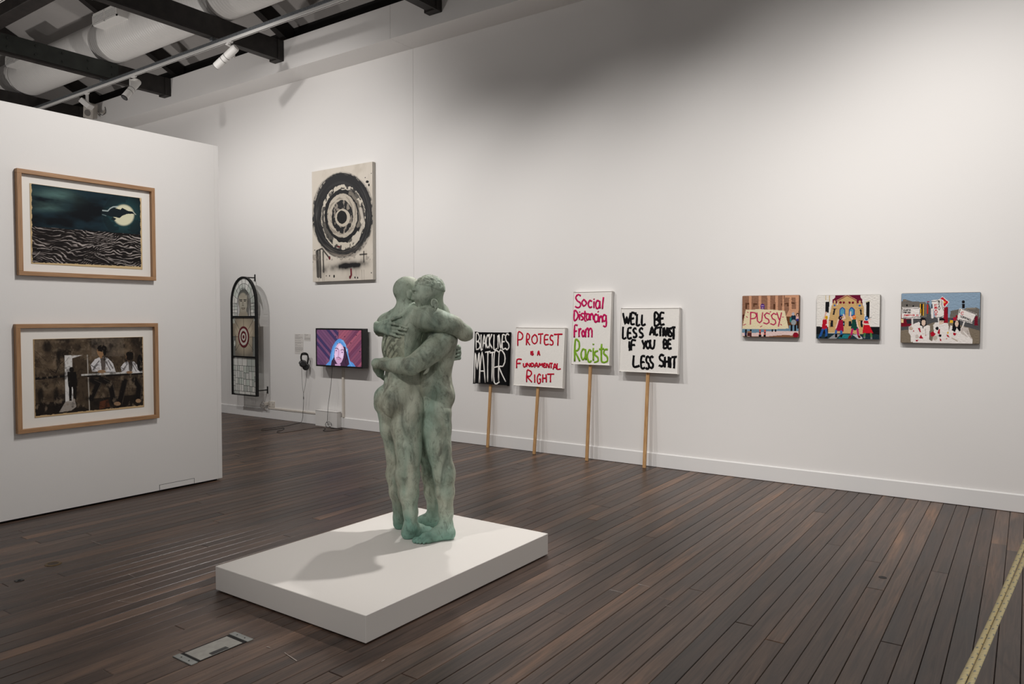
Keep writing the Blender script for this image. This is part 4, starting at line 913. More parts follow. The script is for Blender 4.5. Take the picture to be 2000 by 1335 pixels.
d1 = ringd(385, 640, 205, 300)+0.10*(nf-0.5); A.put(d1 < 1.0, (206, 198, 184)); A.put((d1 < 0.97) & (n > 0.5), (34, 34, 36), 0.85); A.put((d1 > .9) & (d1 < 1) & (nf > .56), (30, 30, 32), 0.9)
d2 = ringd(380, 620, 172, 238)+0.10*(nf-0.5); A.put(d2 < 1.0, (28, 28, 30)); A.put((d2 < 1) & (ang > -1.3) & (ang < 0.6) & (d2 > .86), (150, 142, 130), .6)
d3 = ringd(375, 625, 140, 205)+0.08*(nf-0.5); A.put((d3 < 1.0), (192, 183, 169)); A.put((d3 < 1) & (strk > 0.56), (120, 112, 102), 0.6)
d4 = ringd(375, 635, 98, 155)+0.14*(nf-0.5); A.put(d4 < 1.0, (32, 32, 34)); A.put((d4 < 1) & (nf > 0.56), (168, 158, 146), 0.7)
d5 = ringd(378, 645, 70, 82)+0.1*(nf-0.5); A.put(d5 < 1.0, (196, 187, 172)); d6 = ringd(372, 640, 47, 62)+0.10*(nf-0.5); A.put(d6 < 1.0, (22, 22, 24))
A.poly([(520, 790), (555, 770), (540, 830), (470, 885), (490, 840)], (208, 200, 188)); A.ell(535, 755, 22, 22, (22, 22, 24)); A.poly([(300, 820), (390, 860), (470, 820), (420, 875), (340, 872)], (24, 24, 26)); A.line([(545, 560), (575, 700), (540, 780)], 26, (206, 198, 186), .85)
for pts, w in (([(140, 960), (150, 1190)], 28), ([(165, 950), (172, 1200)], 16), ([(195, 960), (200, 1150)], 12), ([(140, 950), (185, 930), (250, 1015)], 14), ([(540, 990), (600, 985)], 14), ([(575, 960), (575, 1060)], 10)): A.line(pts, w, (22, 21, 22), .9)
hb = np.exp(-((A.Y-(1108-(A.X-300)*0.12))/34)**2)*np.exp(-((A.X-400)/230)**4); A.put(np.clip(hb*(n*2.6-0.45), 0, 1), (30, 29, 30), 1)
A.put((A.Y > 985) & (A.Y < 1040) & (nf > 0.55), (120, 112, 104), .5)
for x, y, rx, ry in ((297, 1190, 7, 14), (445, 1200, 9, 14), (492, 1203, 6, 10), (516, 1205, 6, 9), (255, 1185, 5, 8), (225, 1185, 4, 6), (610, 310, 14, 12), (590, 272, 5, 5), (648, 232, 4, 4), (625, 340, 8, 12), (645, 1160, 4, 8), (118, 945, 5, 5), (100, 1055, 4, 5)): A.ell(x, y, rx, ry, (22, 21, 22))
A.line([(455, 1125), (457, 1180), (446, 1205)], 16, (110, 34, 44)); A.ell(255, 1018, 9, 18, (96, 30, 38)); A.ell(340, 915, 16, 9, (96, 34, 40))
for x in (155, 190, 205, 500, 555, 575): A.line([(x, 1130), (x+2, 1232)], 4, (120, 112, 104), .6)
cpp = [(590+x/4.77, 290+y/4.77) for x, y in cp]
canvas('ring_painting', cpp, WY-0.055, 'tall canvas with black brushed rings on cream, above the television', 'painting', A, M_PAINT, M_CANVAS_EDGE)
# banner canvas
kc = lambda o, sc, P: [(o[0]+x/sc, o[1]+y/sc) for x, y in P]
YC = WY-0.042
c1 = [(218, 185), (1455, 180), (1458, 1100), (208, 1090)]
A = Art(c1, 125, 95, (150, 110, 88))
n = fbm(A.U, A.V, 30, 2, 51); A.put(n > 0.55, (138, 98, 78), .6)
for x0, x1, k in ((362, 425, 0), (575, 635, 0), (770, 835, 0), (945, 1005, 0), (1105, 1145, 20), (1250, 1310, 15), (1385, 1460, 0)): A.poly([(x0, 180), (x1-k, 180), (x1, 520), (x0+12-k, 520)], (208, 156, 124))
A.rect(1150, 180, 1460, 225, (208, 156, 124)); A.poly([(1250, 480), (1450, 480), (1450, 640), (1180, 640)], (208, 156, 124))
for P in ([(285, 340), (370, 335), (370, 370), (325, 372), (322, 470), (285, 470)], [(458, 345), (545, 345), (545, 385), (490, 385), (485, 420), (460, 420)], [(905, 360), (940, 360), (940, 475), (905, 475)], [(1070, 350), (1095, 350), (1095, 405), (1070, 405)], [(1145, 350), (1235, 345), (1232, 420), (1205, 420), (1200, 375), (1145, 375)], [(1290, 300), (1310, 330), (1360, 335), (1360, 370), (1295, 360)]): A.poly(P, (92, 60, 42))
A.poly([(215, 600), (270, 590), (215, 750)], (86, 40, 34)); A.poly([(1185, 640), (1290, 640), (1290, 850), (1230, 850)], (100, 64, 38)); A.rect(1290, 700, 1460, 850, (100, 64, 38))
A.poly([(205, 915), (1250, 905), (1250, 840), (1460, 840), (1460, 985), (205, 1010)], (108, 142, 164)); A.poly([(205, 1005), (600, 1000), (800, 965), (1460, 960), (1460, 1070), (205, 1090)], (226, 200, 196)); A.poly([(740, 1090), (1000, 1060), (1200, 1045), (1350, 1065), (1460, 1100)], (134, 92, 66)); A.poly([(208, 1095), (300, 1050), (340, 1095)], (150, 130, 116))
for x in (280, 385, 870, 940): A.rect(x, 925, x+38, 975 if x > 800 else 1090, (24, 24, 28))
A.rect(325, 965, 430, 1085, (84, 40, 40)); A.rect(328, 965, 428, 1005, (150, 108, 86)); A.rect(268, 1010, 300, 1055, (60, 60, 120))
for x in (595, 700): A.rect(x, 925, x+42, 1050, (196, 90, 76)); A.rect(x, 985, x+42, 1005, (60, 40, 50)); A.rect(x-8, 1045, x+46, 1090, (24, 22, 24))
A.poly([(292, 490), (600, 480), (860, 488), (1155, 515), (1245, 905), (830, 925), (212, 920)], (232, 218, 182))
A.ell(668, 415, 46, 58, (86, 50, 128)); A.rect(630, 420, 710, 475, (86, 50, 128)); A.rect(640, 392, 700, 408, (180, 150, 190)); A.rect(645, 440, 690, 458, (214, 170, 170))
A.text([('P', 390, 545, 545, 810), ('U', 545, 560, 670, 780), ('S', 695, 560, 830, 805), ('S', 850, 570, 975, 825), ('Y', 985, 560, 1085, 855)], 27, (184, 24, 84))
for x0, y0, x1, y1 in ((330, 540, 352, 550), (305, 640, 335, 660), (250, 830, 290, 810), (625, 870, 655, 850), (1065, 810, 1090, 830), (1105, 655, 1130, 655), (835, 550, 850, 530)): A.line([(x0, y0), (x1, y1)], 18, (184, 24, 84))
A.poly([(1290, 620), (1390, 610), (1400, 720), (1300, 730)], (24, 44, 62)); A.ell(1338, 585, 32, 36, (180, 178, 186)); A.rect(1260, 660, 1305, 770, (44, 120, 118)); A.ell(1350, 770, 55, 60, (150, 158, 164)); A.rect(1290, 830, 1330, 960, (22, 22, 26)); A.rect(1370, 830, 1405, 965, (22, 22, 26))
A.ell(1430, 600, 30, 34, (22, 20, 24)); A.ell(1432, 608, 16, 22, (222, 180, 170)); A.rect(1398, 640, 1460, 700, (222, 180, 180)); A.rect(1410, 690, 1455, 740, (50, 50, 130)); A.rect(1425, 735, 1458, 900, (26, 24, 28))
A.ell(1400, 1050, 62, 60, (140, 20, 40))
canvas('stitched_canvas', kc((1430, 560), 11.127, c1), YC, 'small stitched wool canvas of a cream banner with magenta lettering', 'textile art', A, M_YARN, plain('wool_edge_brown', (126, 96, 78), 0.95, bump=.8, bscale=300), 'stitched wool canvases', 0.006, 0.010)
# building canvas
c2 = [(157, 182), (1553, 160), (1543, 1145), (160, 1130)]
A = Art(c2, 140, 96, (232, 228, 222))
A.poly([(155, 865), (420, 880), (420, 1020), (155, 1050)], (26, 26, 28)); A.poly([(1180, 870), (1545, 865), (1545, 1050), (1180, 1030)], (26, 26, 28)); A.poly([(155, 1040), (440, 1010), (1180, 1020), (1545, 1040), (1545, 1145), (155, 1130)], (34, 54, 62))
A.poly([(560, 160), (1120, 160), (1130, 230), (1165, 270), (1170, 400), (1060, 410), (1050, 300), (830, 190), (620, 300), (600, 400), (505, 400), (505, 270), (560, 230)], (108, 24, 52))
A.poly([(830, 172), (1040, 290), (1060, 390), (1195, 400), (1215, 720), (1215, 1000), (1180, 1030), (420, 1005), (430, 720), (490, 400), (620, 390), (625, 290)], (206, 170, 116))
A.line([(610, 300), (830, 180), (1045, 295), (1055, 380)], 16, (120, 30, 44)); A.line([(600, 290), (828, 165), (1040, 280)], 12, (224, 178, 140))
for x in (685, 755, 885, 957): A.ell(x, 335, 28, 26, (120, 28, 44))
for x in (555, 1108): A.ell(x, 320, 22, 34, (214, 178, 126)); A.rect(x-52, 352, x+52, 420, (206, 170, 116)); A.ell(x, 400, 24, 22, (44, 104, 178))
for x in (662, 868): A.poly([(x, 640), (x, 490), (x+30, 455), (x+62, 430), (x+100, 455), (x+132, 490), (x+132, 640)], (40, 84, 158)); A.poly([(x+20, 610), (x+20, 500), (x+64, 460), (x+105, 500), (x+105, 610)], (92, 160, 186))
for P in ([(540, 480), (575, 480), (550, 610), (515, 610)], [(1110, 480), (1145, 480), (1160, 610), (1125, 610)], [(475, 730), (530, 730), (520, 870), (465, 870)], [(1130, 740), (1180, 740), (1180, 880), (1135, 880)]): A.poly(P, (34, 34, 40))
for x, y in ((515, 470), (1085, 470), (435, 728), (1095, 735), (455, 875)): A.line([(x, y), (x+85, y)], 10, (110, 60, 50))
A.rect(740, 750, 780, 855, (28, 34, 44)); A.rect(868, 750, 930, 855, (28, 34, 44)); A.rect(745, 790, 775, 830, (92, 160, 186))
A.poly([(355, 325), (435, 315), (430, 560), (350, 560)], (26, 26, 28)); A.poly([(1248, 335), (1330, 310), (1320, 700), (1250, 700)], (26, 26, 28)); A.line([(355, 175), (357, 275)], 14, (190, 160, 80)); A.line([(438, 175), (438, 310)], 12, (190, 160, 80)); A.line([(1240, 325), (1330, 300)], 10, (190, 180, 100))
A.poly([(640, 1120), (760, 1040), (890, 1035), (960, 1060), (880, 1130)], (40, 124, 132)); A.poly([(430, 1130), (560, 1035), (690, 1040), (600, 1130)], (150, 152, 156)); A.poly([(950, 1040), (1100, 1030), (1190, 1135), (1080, 1140)], (190, 192, 194))
skin = (240, 206, 196)
A.poly([(300, 710), (385, 710), (400, 925), (275, 935)], (184, 24, 44)); A.line([(330, 700), (355, 600), (372, 555)], 30, (226, 180, 160)); A.line([(395, 720), (410, 800), (375, 830)], 24, skin); A.ell(378, 668, 34, 44, (228, 176, 34)); A.line([(360, 655), (395, 670)], 8, (40, 36, 30)); A.line([(300, 935), (270, 1020), (235, 1105)], 48, (40, 88, 158)); A.line([(370, 930), (385, 1020), (375, 1090)], 48, (40, 88, 158)); A.rect(225, 1095, 270, 1118, (20, 20, 22)); A.rect(355, 1088, 408, 1118, (20, 20, 22))
A.poly([(640, 715), (740, 715), (765, 975), (575, 960)], (162, 20, 60)); A.line([(640, 720), (615, 820), (590, 900)], 26, skin); A.line([(735, 700), (785, 680), (755, 605)], 34, skin); A.ell(682, 675, 38, 48, (30, 22, 34)); A.ell(690, 672, 12, 12, (210, 150, 160)); A.line([(595, 960), (590, 1010)], 44, (52, 104, 172)); A.line([(705, 975), (715, 1030)], 50, (52, 104, 172)); A.rect(575, 1030, 620, 1105, (18, 18, 20)); A.poly([(690, 1050), (745, 1030), (725, 1110), (685, 1105)], (18, 18, 20))
A.poly([(945, 705), (1030, 710), (1050, 860), (1100, 925), (1000, 950), (920, 905)], (24, 72, 62)); A.line([(945, 700), (905, 640), (910, 545)], 32, skin); A.line([(1040, 730), (1065, 840), (1095, 905)], 24, skin); A.ell(990, 660, 36, 46, (238, 118, 34)); A.line([(975, 655), (1005, 655)], 10, (240, 220, 210)); A.line([(955, 930), (930, 1030)], 46, (190, 30, 104)); A.line([(1065, 930), (1080, 1040)], 46, (190, 30, 104)); A.poly([(890, 1055), (945, 1060), (905, 1130), (855, 1130)], (110, 30, 28)); A.poly([(1065, 1065), (1120, 1060), (1140, 1110), (1090, 1120)], (110, 30, 28))
A.poly([(1200, 735), (1300, 735), (1310, 805), (1205, 800)], (196, 24, 48)); A.poly([(1200, 825), (1320, 825), (1410, 1010), (1170, 1015)], (206, 28, 44)); A.line([(1190, 740), (1180, 800), (1300, 815)], 24, skin); A.line([(1300, 730), (1345, 710), (1310, 690)], 22, skin); A.ell(1258, 685, 36, 48, (44, 108, 180)); A.rect(1240, 670, 1290, 690, (190, 206, 226)); A.line([(1300, 690), (1365, 660)], 10, (24, 24, 26)); A.line([(1225, 1020), (1215, 1080)], 40, (76, 128, 74)); A.line([(1360, 1020), (1370, 1085)], 40, (76, 128, 74)); A.rect(1200, 1085, 1235, 1125, (120, 124, 126)); A.rect(1350, 1095, 1390, 1140, (120, 124, 126))
canvas('stitched_canvas', kc((1580, 560), 11.125, c2), YC, 'small stitched wool canvas of four masked dancers before a sandstone building', 'textile art', A, M_YARN, plain('wool_edge_grey', (150, 146, 140), 0.95, bump=.8, bscale=300), 'stitched wool canvases', 0.006, 0.010)
# street protest canvas
c3 = [(208, 122), (1805, 105), (1785, 1150), (188, 1120)]
A = Art(c3, 155, 104, (142, 166, 188))
G1, G2, G3, W_ = (112, 108, 102), (84, 84, 86), (124, 114, 102), (236, 230, 226)
A.poly([(195, 285), (320, 250), (420, 280), (690, 295), (720, 340), (720, 700), (195, 700)], G1); A.rect(235, 240, 300, 285, G3); A.poly([(720, 300), (760, 320), (800, 420), (810, 640), (720, 640)], G2); A.poly([(1200, 480), (1310, 455), (1400, 440), (1520, 430), (1720, 410), (1790, 440), (1790, 720), (1190, 720)], G1); A.rect(1520, 415, 1715, 445, (140, 132, 118))
A.poly([(190, 620), (870, 600), (1200, 620), (1795, 640), (1790, 880), (190, 880)], G2); A.poly([(190, 870), (500, 850), (860, 710), (1200, 700), (1500, 800), (1790, 880), (1790, 1150), (190, 1125)], (130, 118, 102))
A.rect(195, 540, 215, 640, (140, 24, 38)); A.poly([(190, 640), (420, 640), (410, 790), (190, 790)], (120, 22, 40)); A.rect(195, 640, 250, 715, (232, 210, 160)); A.rect(310, 650, 420, 740, (44, 46, 54))
A.rect(585, 330, 660, 570, (232, 176, 46)); A.rect(605, 330, 640, 575, (26, 26, 30)); A.rect(720, 345, 748, 540, (196, 50, 44)); A.rect(720, 280, 775, 305, (160, 30, 44)); A.rect(305, 345, 330, 385, (26, 26, 28)); A.rect(430, 360, 462, 388, (26, 26, 28))
A.poly([(1060, 400), (1150, 395), (1145, 720), (1060, 720)], (150, 22, 42)); A.rect(1130, 430, 1152, 540, (96, 20, 32)); A.ell(1462, 298, 32, 32, (30, 28, 30)); A.rect(1432, 335, 1492, 430, (30, 28, 30)); A.rect(1690, 590, 1755, 775, (116, 26, 44)); A.ell(1290, 640, 42, 36, (180, 30, 56)); A.ell(1240, 660, 30, 22, (60, 40, 90)); A.rect(1185, 665, 1250, 720, (232, 180, 50)); A.rect(1305, 565, 1360, 620, (140, 26, 40))
A.poly([(1035, 178), (1180, 295), (1085, 415), (970, 250)], W_); A.poly([(1035, 195), (1160, 300), (1080, 395), (985, 240)], (204, 30, 46)); A.poly([(1060, 280), (1110, 290), (1075, 335)], (240, 180, 90))
def blob(P): A.poly(P, W_)
blob([(350, 800), (480, 730), (560, 700), (620, 770), (760, 770), (790, 790), (780, 850), (770, 1060), (830, 1100), (870, 950), (850, 760), (900, 710), (1160, 730), (1165, 900), (1200, 770), (1260, 800), (1380, 820), (1560, 820), (1540, 880), (1650, 1060), (1640, 1150), (440, 1120), (400, 1000), (350, 910)])
A.ell(400, 830, 40, 40, (196, 176, 160)); A.poly([(600, 640), (700, 640), (720, 770), (660, 800), (580, 770)], (28, 26, 30)); A.ell(655, 715, 40, 70, (222, 196, 178)); A.ell(640, 640, 55, 24, (28, 26, 30)); A.line([(640, 780), (645, 830)], 16, (28, 26, 30))
A.ell(1030, 660, 58, 36, (28, 26, 30)); A.poly([(985, 670), (1070, 670), (1060, 740), (960, 760)], (222, 196, 178)); A.line([(1010, 685), (1050, 688)], 10, (60, 50, 50)); A.poly([(1265, 690), (1390, 680), (1410, 880), (1380, 900), (1330, 820), (1290, 910), (1230, 870)], (26, 24, 28)); A.ell(1330, 740, 34, 66, (222, 196, 178)); A.poly([(1420, 800), (1560, 820), (1600, 960), (1640, 1060), (1520, 1000), (1400, 930)], (200, 190, 184)); A.line([(1470, 900), (1640, 1090)], 22, W_); A.line([(1540, 880), (1560, 960)], 16, (170, 160, 152))
A.line([(720, 820), (745, 1050)], 46, W_); A.line([(800, 900), (800, 1060)], 40, (120, 110, 98)); A.ell(890, 1030, 46, 50, (196, 184, 172)); A.ell(950, 980, 40, 30, (222, 214, 206)); A.line([(690, 840), (700, 960)], 14, (190, 180, 172)); A.ell(520, 1000, 36, 40, (206, 196, 188)); A.line([(1230, 1030), (1340, 1090)], 22, (190, 176, 160))
for P in ([(540, 830), (580, 820), (600, 900), (580, 915)], [(440, 880), (465, 870), (460, 915)], [(560, 1030), (600, 960), (650, 1040), (600, 1040)], [(500, 1070), (550, 1060), (535, 1100), (495, 1100)], [(690, 955), (710, 980), (690, 985)], [(795, 920), (840, 895), (905, 945), (860, 1000), (800, 990)], [(970, 840), (990, 860), (985, 960), (930, 930)], [(980, 1030), (1020, 1060), (1020, 1100), (985, 1080)], [(1115, 960), (1160, 970), (1185, 1020), (1140, 1010)], [(1110, 1040), (1140, 1030), (1125, 1060)], [(1260, 920), (1330, 940), (1290, 985), (1262, 970)]): A.poly(P, (176, 22, 44))
A.ell(930, 835, 30, 34, (28, 28, 32)); A.ell(990, 980, 30, 26, (28, 28, 32)); A.ell(1150, 925, 16, 24, (226, 180, 60))
A.line([(425, 620), (425, 800)], 30, W_); A.line([(415, 930), (415, 1090)], 42, W_); A.line([(958, 620), (962, 740)], 24, W_); A.line([(1480, 700), (1445, 810)], 26, W_); A.line([(830, 440), (835, 610)], 46, W_)
A.poly([(218, 395), (585, 405), (600, 630), (210, 625)], W_); A.line([(245, 410), (560, 425)], 9, (26, 26, 28)); A.line([(580, 430), (590, 600)], 9, (26, 26, 28)); A.line([(240, 605), (380, 620), (500, 600), (590, 605)], 11, (26, 26, 28)); A.line([(228, 430), (235, 520)], 9, (26, 26, 28))
A.text([(c, 250+i*38, 445, 278+i*38, 475) for i, c in enumerate('NAPO')], 11, (26, 26, 28)); A.text([(c, 255+i*36, 490, 283+i*36, 522) for i, c in enumerate('MRSG')], 11, (26, 26, 28)); A.text([(c, 262+i*31, 548, 286+i*31, 582) for i, c in enumerate('PANTIID AI') if c != ' '], 11, (196, 30, 46))
A.poly([(812, 260), (1010, 240), (1060, 260), (1070, 600), (900, 625), (885, 560)], W_); A.line([(820, 285), (900, 285), (960, 262)], 10, (26, 26, 28)); A.line([(1020, 265), (1030, 380), (1060, 470)], 10, (26, 26, 28)); A.line([(900, 615), (990, 610), (1060, 580)], 11, (26, 26, 28)); A.rect(818, 340, 832, 430, (26, 26, 28))
A.text([(c, 955, 270+i*52, 990, 308+i*52) for i, c in enumerate('BCAV')], 11, (26, 26, 28)); A.text([(c, 880, 345+i*52, 935, 385+i*52) for i, c in enumerate('FRAVT')], 13, (196, 30, 46))
A.poly([(1385, 430), (1450, 435), (1735, 545), (1640, 740), (1340, 655), (1350, 570)], W_)
for a, b in (((1440, 445), (1720, 550)), ((1380, 655), (1640, 715)), ((1720, 560), (1640, 720)), ((1400, 440), (1380, 520))): A.line([a, b], 12, (26, 26, 28))
A.text([('C', 1410, 500, 1465, 555)], 14, (196, 30, 46))
for i, c in enumerate('IEMOVACI'): A.text([(c, 1395+i*29, 570+i*11, 1418+i*29, 610+i*11)], 11, (26, 26, 28))
canvas('stitched_canvas', kc((1740, 560), 10.268, c3), YC, 'small stitched wool canvas of three people in white holding placards', 'textile art', A, M_YARN, plain('wool_edge_taupe', (122, 112, 100), 0.95, bump=.8, bscale=300), 'stitched wool canvases', 0.006, 0.010)
# ---------------------------------------------------------------- placards leaning on the wall
def placard(label, corners, foot_px, words, mats, board_mat, th=0.036):
    """corners, words in picture pixels; leaning plane = line on the floor under the stick foot, top edge against the wall"""
    fp = on_floor(*foot_px); yf = fp[1]
    zt_ = on_wall(*corners[0], WY-0.05)[2]; ytop = WY-0.012
    n = unit_v(np.cross([1, 0, 0], np.array([0, ytop-yf-th*1.0, zt_]))); n = n if n[1] < 0 else -n         # outward normal
    e2 = unit_v(np.array([0, ytop-th-yf, zt_])); O = np.array([0, yf, 0.0])                                  # front plane of the board passes here, e2 runs up it
    def hit(px):
        d = ray(*px); t = ((O-_C)@n)/(d@n); P = _C+t*d; return P[0], (P-O)@e2
    q = [hit(c) for c in corners]; xa, xb = (q[0][0]+q[3][0])/2, (q[1][0]+q[2][0])/2; s1, s0 = (q[0][1]+q[1][1])/2, (q[2][1]+q[3][1])/2
    M = Matrix(((1, 0, 0, 0), (0, e2[1], -n[1], O[1]), (0, e2[2], -n[2], O[2]), (0, 0, 0, 1)))                # local x right, y up the board, z into the wall
    t = thing('protest_placard', (fp[0], yf, 0), label, 'placard', 'protest placards leaning on the wall')
    mb = MB(); mb.box((xa, s0, 0.0), (xb, s1, th), bevel=0.007, seg=2, M=M); bd = mb.build('board', board_mat, t)
    hx = hit(foot_px)[0]; tx = hit((foot_px[0]+(corners[3][0]+corners[2][0])*0.0, foot_px[1]))[0]
    top_px = stick_top[label]; tx = hit(top_px)[0]
    # stick behind the board
    w, dth = 0.017, 0.020; sv = []
    for zz in (th*0.55, th*0.55+dth):
        for (x, s_) in ((hx-w, 0.004), (hx+w, 0.004), (tx+w, s1-0.12), (tx-w, s1-0.12)): sv.append(M @ Vector((x, s_, zz)))
    lowest = min(v.z for v in sv)
    for v in sv: v.z += -lowest*(1 if v.z < 0.05 else 0)
    MB().raw(sv, [(0, 1, 2, 3), (7, 6, 5, 4), (0, 4, 5, 1), (1, 5, 6, 2), (2, 6, 7, 3), (3, 7, 4, 0)]).build('stick', M_STICK, t)
    for items, wpx, mat in words:
        for ch, x0, y0, x1, y1 in items:
            mb = MB()
            for st in STROKES[ch]:
                pts = [hit((x0+(x1-x0)*a, y0+(y1-y0)*b)) for a, b in st]
                P = smooth_pts([np.array([a, b, 0]) for a, b in pts], 4) if len(pts) > 2 else [np.array([a+(c-a)*k/6, b+(d-b)*k/6, 0]) for (a, b), (c, d) in [pts] for k in range(7)]
                rr = [wpx*(0.9+0.28*random.random()) for _ in P]
                P = [np.array(M @ Vector((p[0]+random.gauss(0, wpx*0.10), p[1]+random.gauss(0, wpx*0.10), -0.001))) for p in P]
                mb.tube(P, rr, 8, flat=0.42, up=n)
            mb.build('letter', mat, bd, smooth=True)
    return t
def L_(o, sc, items): return [(c, o[0]+a/sc, o[1]+b/sc, o[0]+d/sc, o[1]+e/sc) for c, a, b, d, e in items]
oA, sA, oB, sB = (900, 560), 3.927, (1090, 550), 3.512
PL = {1: 'black knitted placard with white lettering, leaning on a stick', 2: 'white knitted placard with red lettering, leaning beside the black one',
      3: 'tall white knitted placard with magenta and green lettering', 4: 'white knitted placard with black lettering, rightmost of the leaning four'}
stick_top = {PL[1]: (956.5, 753), PL[2]: (1049.5, 757), PL[3]: (1151.5, 714), PL[4]: (1264, 729)}
placard(PL[1], [(oA[0]+x/sA, oA[1]+y/sA) for x, y in ((115, 347), (380, 350), (348, 752), (92, 740))], (949.5, 874), [(L_(oA, sA, [
    ('B', 118, 360, 150, 480), ('L', 155, 365, 168, 480), ('A', 168, 368, 193, 472), ('C', 195, 368, 216, 468), ('K', 218, 362, 242, 472), ('L', 254, 365, 278, 478), ('I', 282, 372, 290, 475), ('V', 293, 365, 322, 475), ('E', 318, 370, 342, 475), ('S', 340, 360, 372, 482),
    ('M', 106, 505, 146, 735), ('A', 140, 500, 188, 735), ('T', 188, 495, 228, 728), ('T', 222, 500, 262, 725), ('E', 254, 500, 298, 735), ('R', 290, 498, 345, 728)]), 0.0088, M_WOOLW)], None, M_WOOLK)
placard(PL[2], [(oA[0]+x/sA, oA[1]+y/sA) for x, y in ((430, 312), (805, 316), (778, 776), (403, 752))], (1040.5, 887), [(L_(oA, sA, [
    ('P', 436, 350, 478, 452), ('R', 504, 362, 530, 446), ('O', 545, 365, 588, 436), ('T', 594, 360, 632, 436), ('E', 642, 370, 676, 440), ('S', 682, 370, 710, 446), ('T', 716, 362, 780, 450),
    ('I', 535, 492, 542, 522), ('S', 543, 494, 557, 522), ('A', 588, 490, 606, 526),
    ('F', 428, 556, 468, 622), ('U', 480, 584, 500, 614), ('N', 506, 584, 532, 612), ('D', 540, 584, 562, 610), ('A', 566, 582, 594, 618), ('M', 600, 586, 628, 614), ('E', 634, 588, 652, 616), ('N', 658, 588, 680, 620), ('T', 682, 586, 706, 624), ('A', 708, 588, 736, 632), ('L', 738, 585, 768, 630),
    ('R', 505, 642, 546, 730), ('I', 562, 670, 572, 734), ('G', 586, 668, 614, 740), ('H', 628, 670, 656, 732), ('T', 664, 668, 716, 732)]), 0.0090, M_WOOLR)], None, M_WOOLW)
placard(PL[3], [(oB[0]+x/sB, oB[1]+y/sB) for x, y in ((110, 68), (376, 70), (346, 573), (90, 562))], (1143.5, 900), [(L_(oB, sB, [
    ('S', 118, 88, 158, 178), ('o', 162, 120, 196, 166), ('c', 204, 128, 234, 176), ('i', 240, 118, 252, 180), ('a', 256, 130, 288, 184), ('l', 296, 106, 322, 188),
    ('D', 110, 196, 138, 262), ('i', 142, 206, 152, 262), ('s', 156, 214, 174, 262), ('t', 172, 198, 196, 268), ('a', 192, 220, 216, 262), ('n', 220, 218, 242, 262), ('c', 246, 222, 268, 276), ('i', 270, 204, 280, 276), ('n', 282, 234, 304, 278), ('g', 304, 226, 332, 308),
    ('F', 112, 300, 134, 382), ('r', 142, 320, 160, 378), ('o', 162, 330, 184, 376), ('m', 188, 318, 232, 380)]), 0.0100, M_WOOLP), (L_(oB, sB, [
    ('R', 114, 402, 150, 545), ('a', 156, 462, 192, 535), ('c', 198, 466, 230, 552), ('i', 234, 425, 250, 540), ('s', 248, 470, 278, 552), ('t', 282, 426, 316, 550), ('s', 310, 458, 344, 554)]), 0.0105, M_WOOLG)], None, M_WOOLW)
placard(PL[4], [(oB[0]+x/sB, oB[1]+y/sB) for x, y in ((435, 182), (836, 182), (818, 632), (420, 612))], (1256, 914), [(L_(oB, sB, [
    ('W', 446, 212, 496, 290), ('E', 500, 215, 526, 290), ("'", 528, 210, 538, 232), ('L', 540, 222, 562, 296), ('L', 574, 224, 600, 294), ('B', 662, 214, 696, 302), ('E', 700, 214, 730, 292),
    ('L', 444, 308, 468, 386), ('E', 478, 318, 506, 386), ('S', 514, 318, 540, 382), ('S', 556, 318, 584, 382), ('A', 630, 312, 658, 366), ('C', 662, 312, 686, 366), ('T', 688, 312, 716, 372), ('I', 716, 318, 726, 374), ('V', 726, 312, 750, 372), ('I', 752, 314, 764, 374), ('S', 762, 318, 782, 374), ('T', 780, 312, 806, 394),
    ('I', 484, 408, 494, 472), ('F', 502, 402, 534, 468), ('Y', 576, 402, 602, 460), ('O', 604, 404, 630, 456), ('U', 632, 396, 662, 458), ('B', 724, 398, 750, 456), ('E', 754, 398, 780, 456),
    ('L', 516, 504, 560, 580), ('E', 570, 512, 598, 590), ('S', 602, 512, 626, 598), ('S', 628, 512, 654, 592), ('S', 692, 500, 728, 580), ('H', 732, 512, 760, 586), ('I', 766, 518, 776, 590), ('T', 780, 514, 816, 592)]), 0.0118, M_WOOLK)], None, M_WOOLW)

# ---------------------------------------------------------------- television with picture
YT = WY-0.150
q = [on_wall(*p, YT) for p in ((616.0, 640.0), (708.0, 642.2), (708.5, 719.5), (618.2, 714.5))]
xa, xb, za, zb = (q[0][0]+q[3][0])/2, (q[1][0]+q[2][0])/2, (q[2][2]+q[3][2])/2, (q[0][2]+q[1][2])/2
tv = thing('television', ((xa+xb)/2, WY, za), 'black wall television showing a person in a blue hood', 'television')
bz = 0.022
MB().box((xa, YT+0.004, za), (xb, YT+0.105, zb), bevel=0.004).build('casing', M_BLACK, tv)
fr_ = MB().box((xa, YT-0.003, zb-bz), (xb, YT+0.004, zb)).box((xa, YT-0.003, za), (xb, YT+0.004, za+bz)).box((xa, YT-0.003, za+bz), (xa+bz, YT+0.004, zb-bz)).box((xb-bz, YT-0.003, za+bz), (xb, YT+0.004, zb-bz)).build('bezel', M_BLACK, tv)
MB().box(((xa+xb)/2-0.15, YT+0.105, (za+zb)/2-0.12), ((xa+xb)/2+0.15, WY-0.0005, (za+zb)/2+0.12)).build('wall_mount', M_BLACKM, tv)
sc_ = [(655, 168), (1782, 192), (1802, 1165), (668, 1105)]
A = Art(sc_, 200, 112, (92, 58, 92))
left = A.X < 1205-(A.Y-160)*0.02
sL = (A.X-1205)*0.78-(A.Y-160)*0.62; sR = (A.X-1205)*0.78+(A.Y-160)*0.62
def band(s_, w, seed): k = np.floor(s_/w); r = ((np.sin(k*12.9898+seed)*43758.5453) % 1); return k, r
